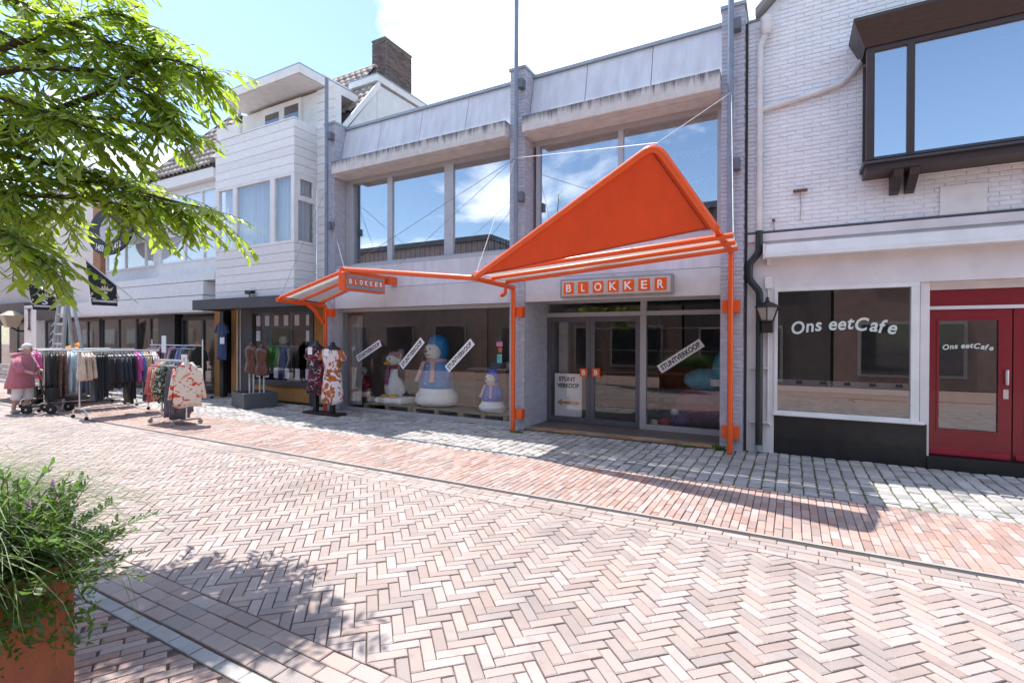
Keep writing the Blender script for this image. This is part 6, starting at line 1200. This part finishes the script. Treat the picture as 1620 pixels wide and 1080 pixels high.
for bi, br in enumerate(BR):
    pts = [fork + Vector((0, 0, .1 * (bi % 4)))] + [PD(q[0], q[1], min(q[2], 4.25 + .08 * (bi % 6))) for q in br]; sp_ = spline(pts); n_ = len(sp_)
    put('branch', MB().tube(sp_, .02, 7, rs=[.035 * (1 - .88 * i / n_) + .003 for i in range(n_)]), BARK, tree, smooth=True)
    for i in range(6, n_):
        t = i / n_
        for k in range((2 if i % 3 else 3) if bi < 13 else 1):
            d = (sp_[i] - sp_[i - 1]).normalized(); sd = Vector((U(-1, 1), U(-1, 1), U(-.75, .55))); tw = (d * U(.5, 1.0) + sd * .75).normalized(); L_ = U(.22, .50); p = sp_[i].copy(); prev = p.copy(); m_ = int(L_ / .034)
            path = [p.copy()]
            for q in range(m_):
                tw = (tw + Vector((0, 0, -.045)) + Vector((U(-.06, .06), U(-.06, .06), U(-.04, .04)))).normalized(); p = p + tw * .040; path.append(p.copy())
                sd2 = tw.cross(Vector((0, 0, 1)))
                if sd2.length < .1: sd2 = Vector((1, 0, 0))
                sd2.normalize(); side = 1 if q % 2 else -1
                ld = (tw * U(.45, .8) + sd2 * side * U(.45, .9) + Vector((0, 0, U(-.75, -.1)))).normalized(); l = U(.10, .15)
                leaves.append((p.copy(), ld, (Vector((0, 0, 1)) + Vector((U(-.5, .5), U(-.5, .5), 0))).normalized(), l, l * U(.30, .38)))
            twm.tube(path[::3] + [path[-1]], .0025, 4, caps=False)
put('twigs', twm, BARK, tree, kind='stuff')
def inframe(lf):
    q = project(lf[0]); return q and -60 < q[0] < 420 and -60 < q[1] < 500
leaves = [lf for lf in leaves if inframe(lf) or rnd() < .3]
sc_l = []
for lf in leaves:
    q = project(lf[0]); ok = q and 0 < q[0] < 400 and -10 < q[1] < 470; sc_l.append((-(1 / q[2]) * lf[3] if ok else 1, lf))
order = sorted(range(len(leaves)), key=lambda i: sc_l[i][0]); lm = MB()
lmesh = MB().add([tuple(v) for v in leafgeo(Vector((0, 0, 0)), Vector((1, 0, 0)), Vector((0, 0, 1)), .115, .043)], LF).mesh('leaf'); lmesh.materials.append(LEAF)
for rank, i in enumerate(order):
    p, d, up, l, w = leaves[i]
    if rank < 300:
        s = d.cross(up).normalized(); nn = s.cross(d).normalized(); k = l / .115; M_ = Matrix((d * k, -s * k, nn * k)).transposed().to_4x4(); M_.translation = p
        o = bpy.data.objects.new('leaf', lmesh); col.objects.link(o); o.parent = tree; o.matrix_parent_inverse = Matrix.Translation(-tree.location); o.matrix_basis = M_
    else: lm.add([tuple(v) for v in leafgeo(p, d, up, l, w)], LF)
put('crown', lm, LEAF, tree, kind='stuff')
# ------------------------------------------------------------------ rusty steel planter with grasses and shrub
CORT = mat('rusted_steel', (.33, .10, .045), .85, .2, 4, .25, 60, c2=(.19, .055, .028), stretch=(1, 1, .5))
pl = thing('steel_planter', 'large rust brown steel planter full of grasses', 'planter', (-3.2, .1, 0)); X0, X1, Y0, Y1, ZR = -3.95, -2.565, -1.0, .935, .75
put('side', B(X1 - .03, X1, Y0, Y1, 0, ZR), CORT, pl, bevel=.004); put('side', B(X0, X0 + .03, Y0, Y1, 0, ZR), CORT, pl); put('end', B(X0 + .031, X1 - .031, Y1 - .03, Y1, 0, ZR), CORT, pl); put('end', B(X0 + .031, X1 - .031, Y0, Y0 + .03, 0, ZR), CORT, pl); put('soil', B(X0 + .031, X1 - .031, Y0 + .031, Y1 - .031, .3, .68), mat('dark_soil', (.03, .022, .016), .95, .3, 30, .5), pl)
GRASS = mat('grass_blade', (.10, .17, .045), .55, .2, 6, c2=(.19, .25, .11), piece=.3, trans=(.25, .36, .08)); SHRUB = mat('shrub_leaf', (.055, .13, .025), .5, .2, 8, c2=(.09, .17, .03), piece=.3, trans=(.16, .32, .04)); STEM = mat('red_stem', (.16, .09, .05), .7)
gm = MB()
for i in range(4200):
    bx, by = U(-3.85, -2.75), U(-.2, .86); a = math.radians(U(-40, 85)) if rnd() < .72 else U(0, 6.28); L_ = U(.45, .95); bend = U(1.0, 1.9); w = U(.0035, .0065); el = math.radians(U(50, 88)); p = Vector((bx, by, .66)); dh = Vector((math.cos(a), math.sin(a), 0)); sd = Vector((-math.sin(a), math.cos(a), 0)); n_ = 7; vs = []
    for k in range(n_):
        t = k / (n_ - 1); e = el - bend * t * 1.35; ww = w * (1 - t * .85); vs += [tuple(p - sd * ww), tuple(p + sd * ww)]; p = p + (dh * math.cos(e) + Vector((0, 0, math.sin(e)))) * (L_ / (n_ - 1))
    gm.add(vs, [(2 * k, 2 * k + 1, 2 * k + 3, 2 * k + 2) for k in range(n_ - 1)])
put('ornamental_grass', gm, GRASS, label='arching thin ornamental grass filling the rusty planter', cat='grass', kind='stuff')
sh = thing('leafy_shrub', 'bushy green shrub with small pointed leaves spilling over the planter corner', 'shrub', (-2.72, .80, .68))
lfm = MB(); stm = MB(); sl = []
for i in range(170):
    p = Vector((U(-2.95, -2.62), U(.50, .90), .70)); a = math.radians(U(-35, 120)); e = math.radians(U(5, 80)); d = Vector((math.cos(a) * math.cos(e), math.sin(a) * math.cos(e), math.sin(e))); L_ = U(.22, .46); path = [p.copy()]; n_ = 13
    for k in range(n_):
        d = (d + Vector((U(-.1, .1), U(-.1, .1), U(-.13, .06)))).normalized(); p = p + d * L_ / n_; path.append(p.copy())
        for s in (-1, 1):
            sd = d.cross(Vector((0, 0, 1))); sd = sd.normalized() if sd.length > .1 else Vector((1, 0, 0)); ld = (d * .6 + sd * s * U(.4, 1) + Vector((0, 0, U(-.3, .5)))).normalized(); l = U(.028, .06); sl.append((p.copy(), ld, l))
    stm.tube(path[::3] + [path[-1]], .002, 4, caps=False)
for i in range(60):      # hanging over the side of the planter
    p = Vector((-2.55, U(.60, .96), U(.55, .76))); 
    for k in range(7): ld = Vector((U(.1, 1), U(-1, 1), U(-1, .4))).normalized(); sl.append((p + Vector((U(0, .09), U(-.05, .05), U(-.16, .05))), ld, U(.02, .045)))
for k, (p, ld, l) in enumerate(sl): lfm.add([tuple(v) for v in leafgeo(p, ld, (Vector((0, 0, 1)) + Vector((U(-.6, .6), U(-.6, .6), 0))).normalized(), l, l * .42)], LF)
put('foliage', lfm, SHRUB, sh, kind='stuff'); put('stems', stm, STEM, sh, kind='stuff')
ivy = MB(); ist = MB()
for (px, py, k) in ((40, 945, 14), (60, 965, 16), (88, 985, 8), (15, 960, 12)):
    top = PX(px - 10, 915, X1 + .01); bot = PX(px, py + 40, X1 + .03); ist.tube([top, (top + bot) / 2 + Vector((.03, 0, 0)), bot], .002, 4)
    for i in range(k): q = top.lerp(bot, U(.1, 1)) + Vector((U(0, .05), U(-.05, .05), U(-.02, .02))); ivy.add([tuple(v) for v in leafgeo(q, Vector((U(0, .6), U(-1, 1), U(-1, .1))).normalized(), Vector((1, 0, .4)).normalized(), U(.025, .045), .026)], LF)
iv = thing('trailing_creeper', 'thin creeper trailing down the rusty planter side', 'creeper', (X1, .6, .7)); put('foliage', ivy, SHRUB, iv, kind='stuff'); put('stems', ist, STEM, iv, kind='stuff')
PETAL = mat('lilac_petal', (.42, .16, .52), .6, .1, 30, trans=(.5, .2, .6))
for (px, py, r) in ((42, 802, .022), (48, 812, .026), (45, 830, .03), (58, 836, .02), (83, 764, .016)):
    c = PD(px, py, 2.05); f = thing('lilac_flower', 'small lilac flower among the planter grass, %s' % {42: 'upper bloom of the pair', 48: 'second bloom of the upper pair', 45: 'largest bloom below the pair', 58: 'bloom touching the largest one', 83: 'single small bloom apart'}[px], 'flower', tuple(c), 'lilac flowers in the planter')
    for k in range(6):
        a = k * math.pi / 3; d = Vector((.5 * math.cos(a) + .3, .5 * math.cos(a) * -.3, math.sin(a))).normalized(); s = d.cross(Vector((.8, -.5, .3))).normalized(); put('petal', MB().add([tuple(c), tuple(c + d * r * .6 + s * r * .35), tuple(c + d * r * 1.1), tuple(c + d * r * .6 - s * r * .35)], [(0, 1, 2, 3)]), PETAL, f)
    put('stalk', MB().tube([c, c + Vector((-.05, .05, -.12)), c + Vector((-.10, .10, -.30))], .002, 4), STEM, f)
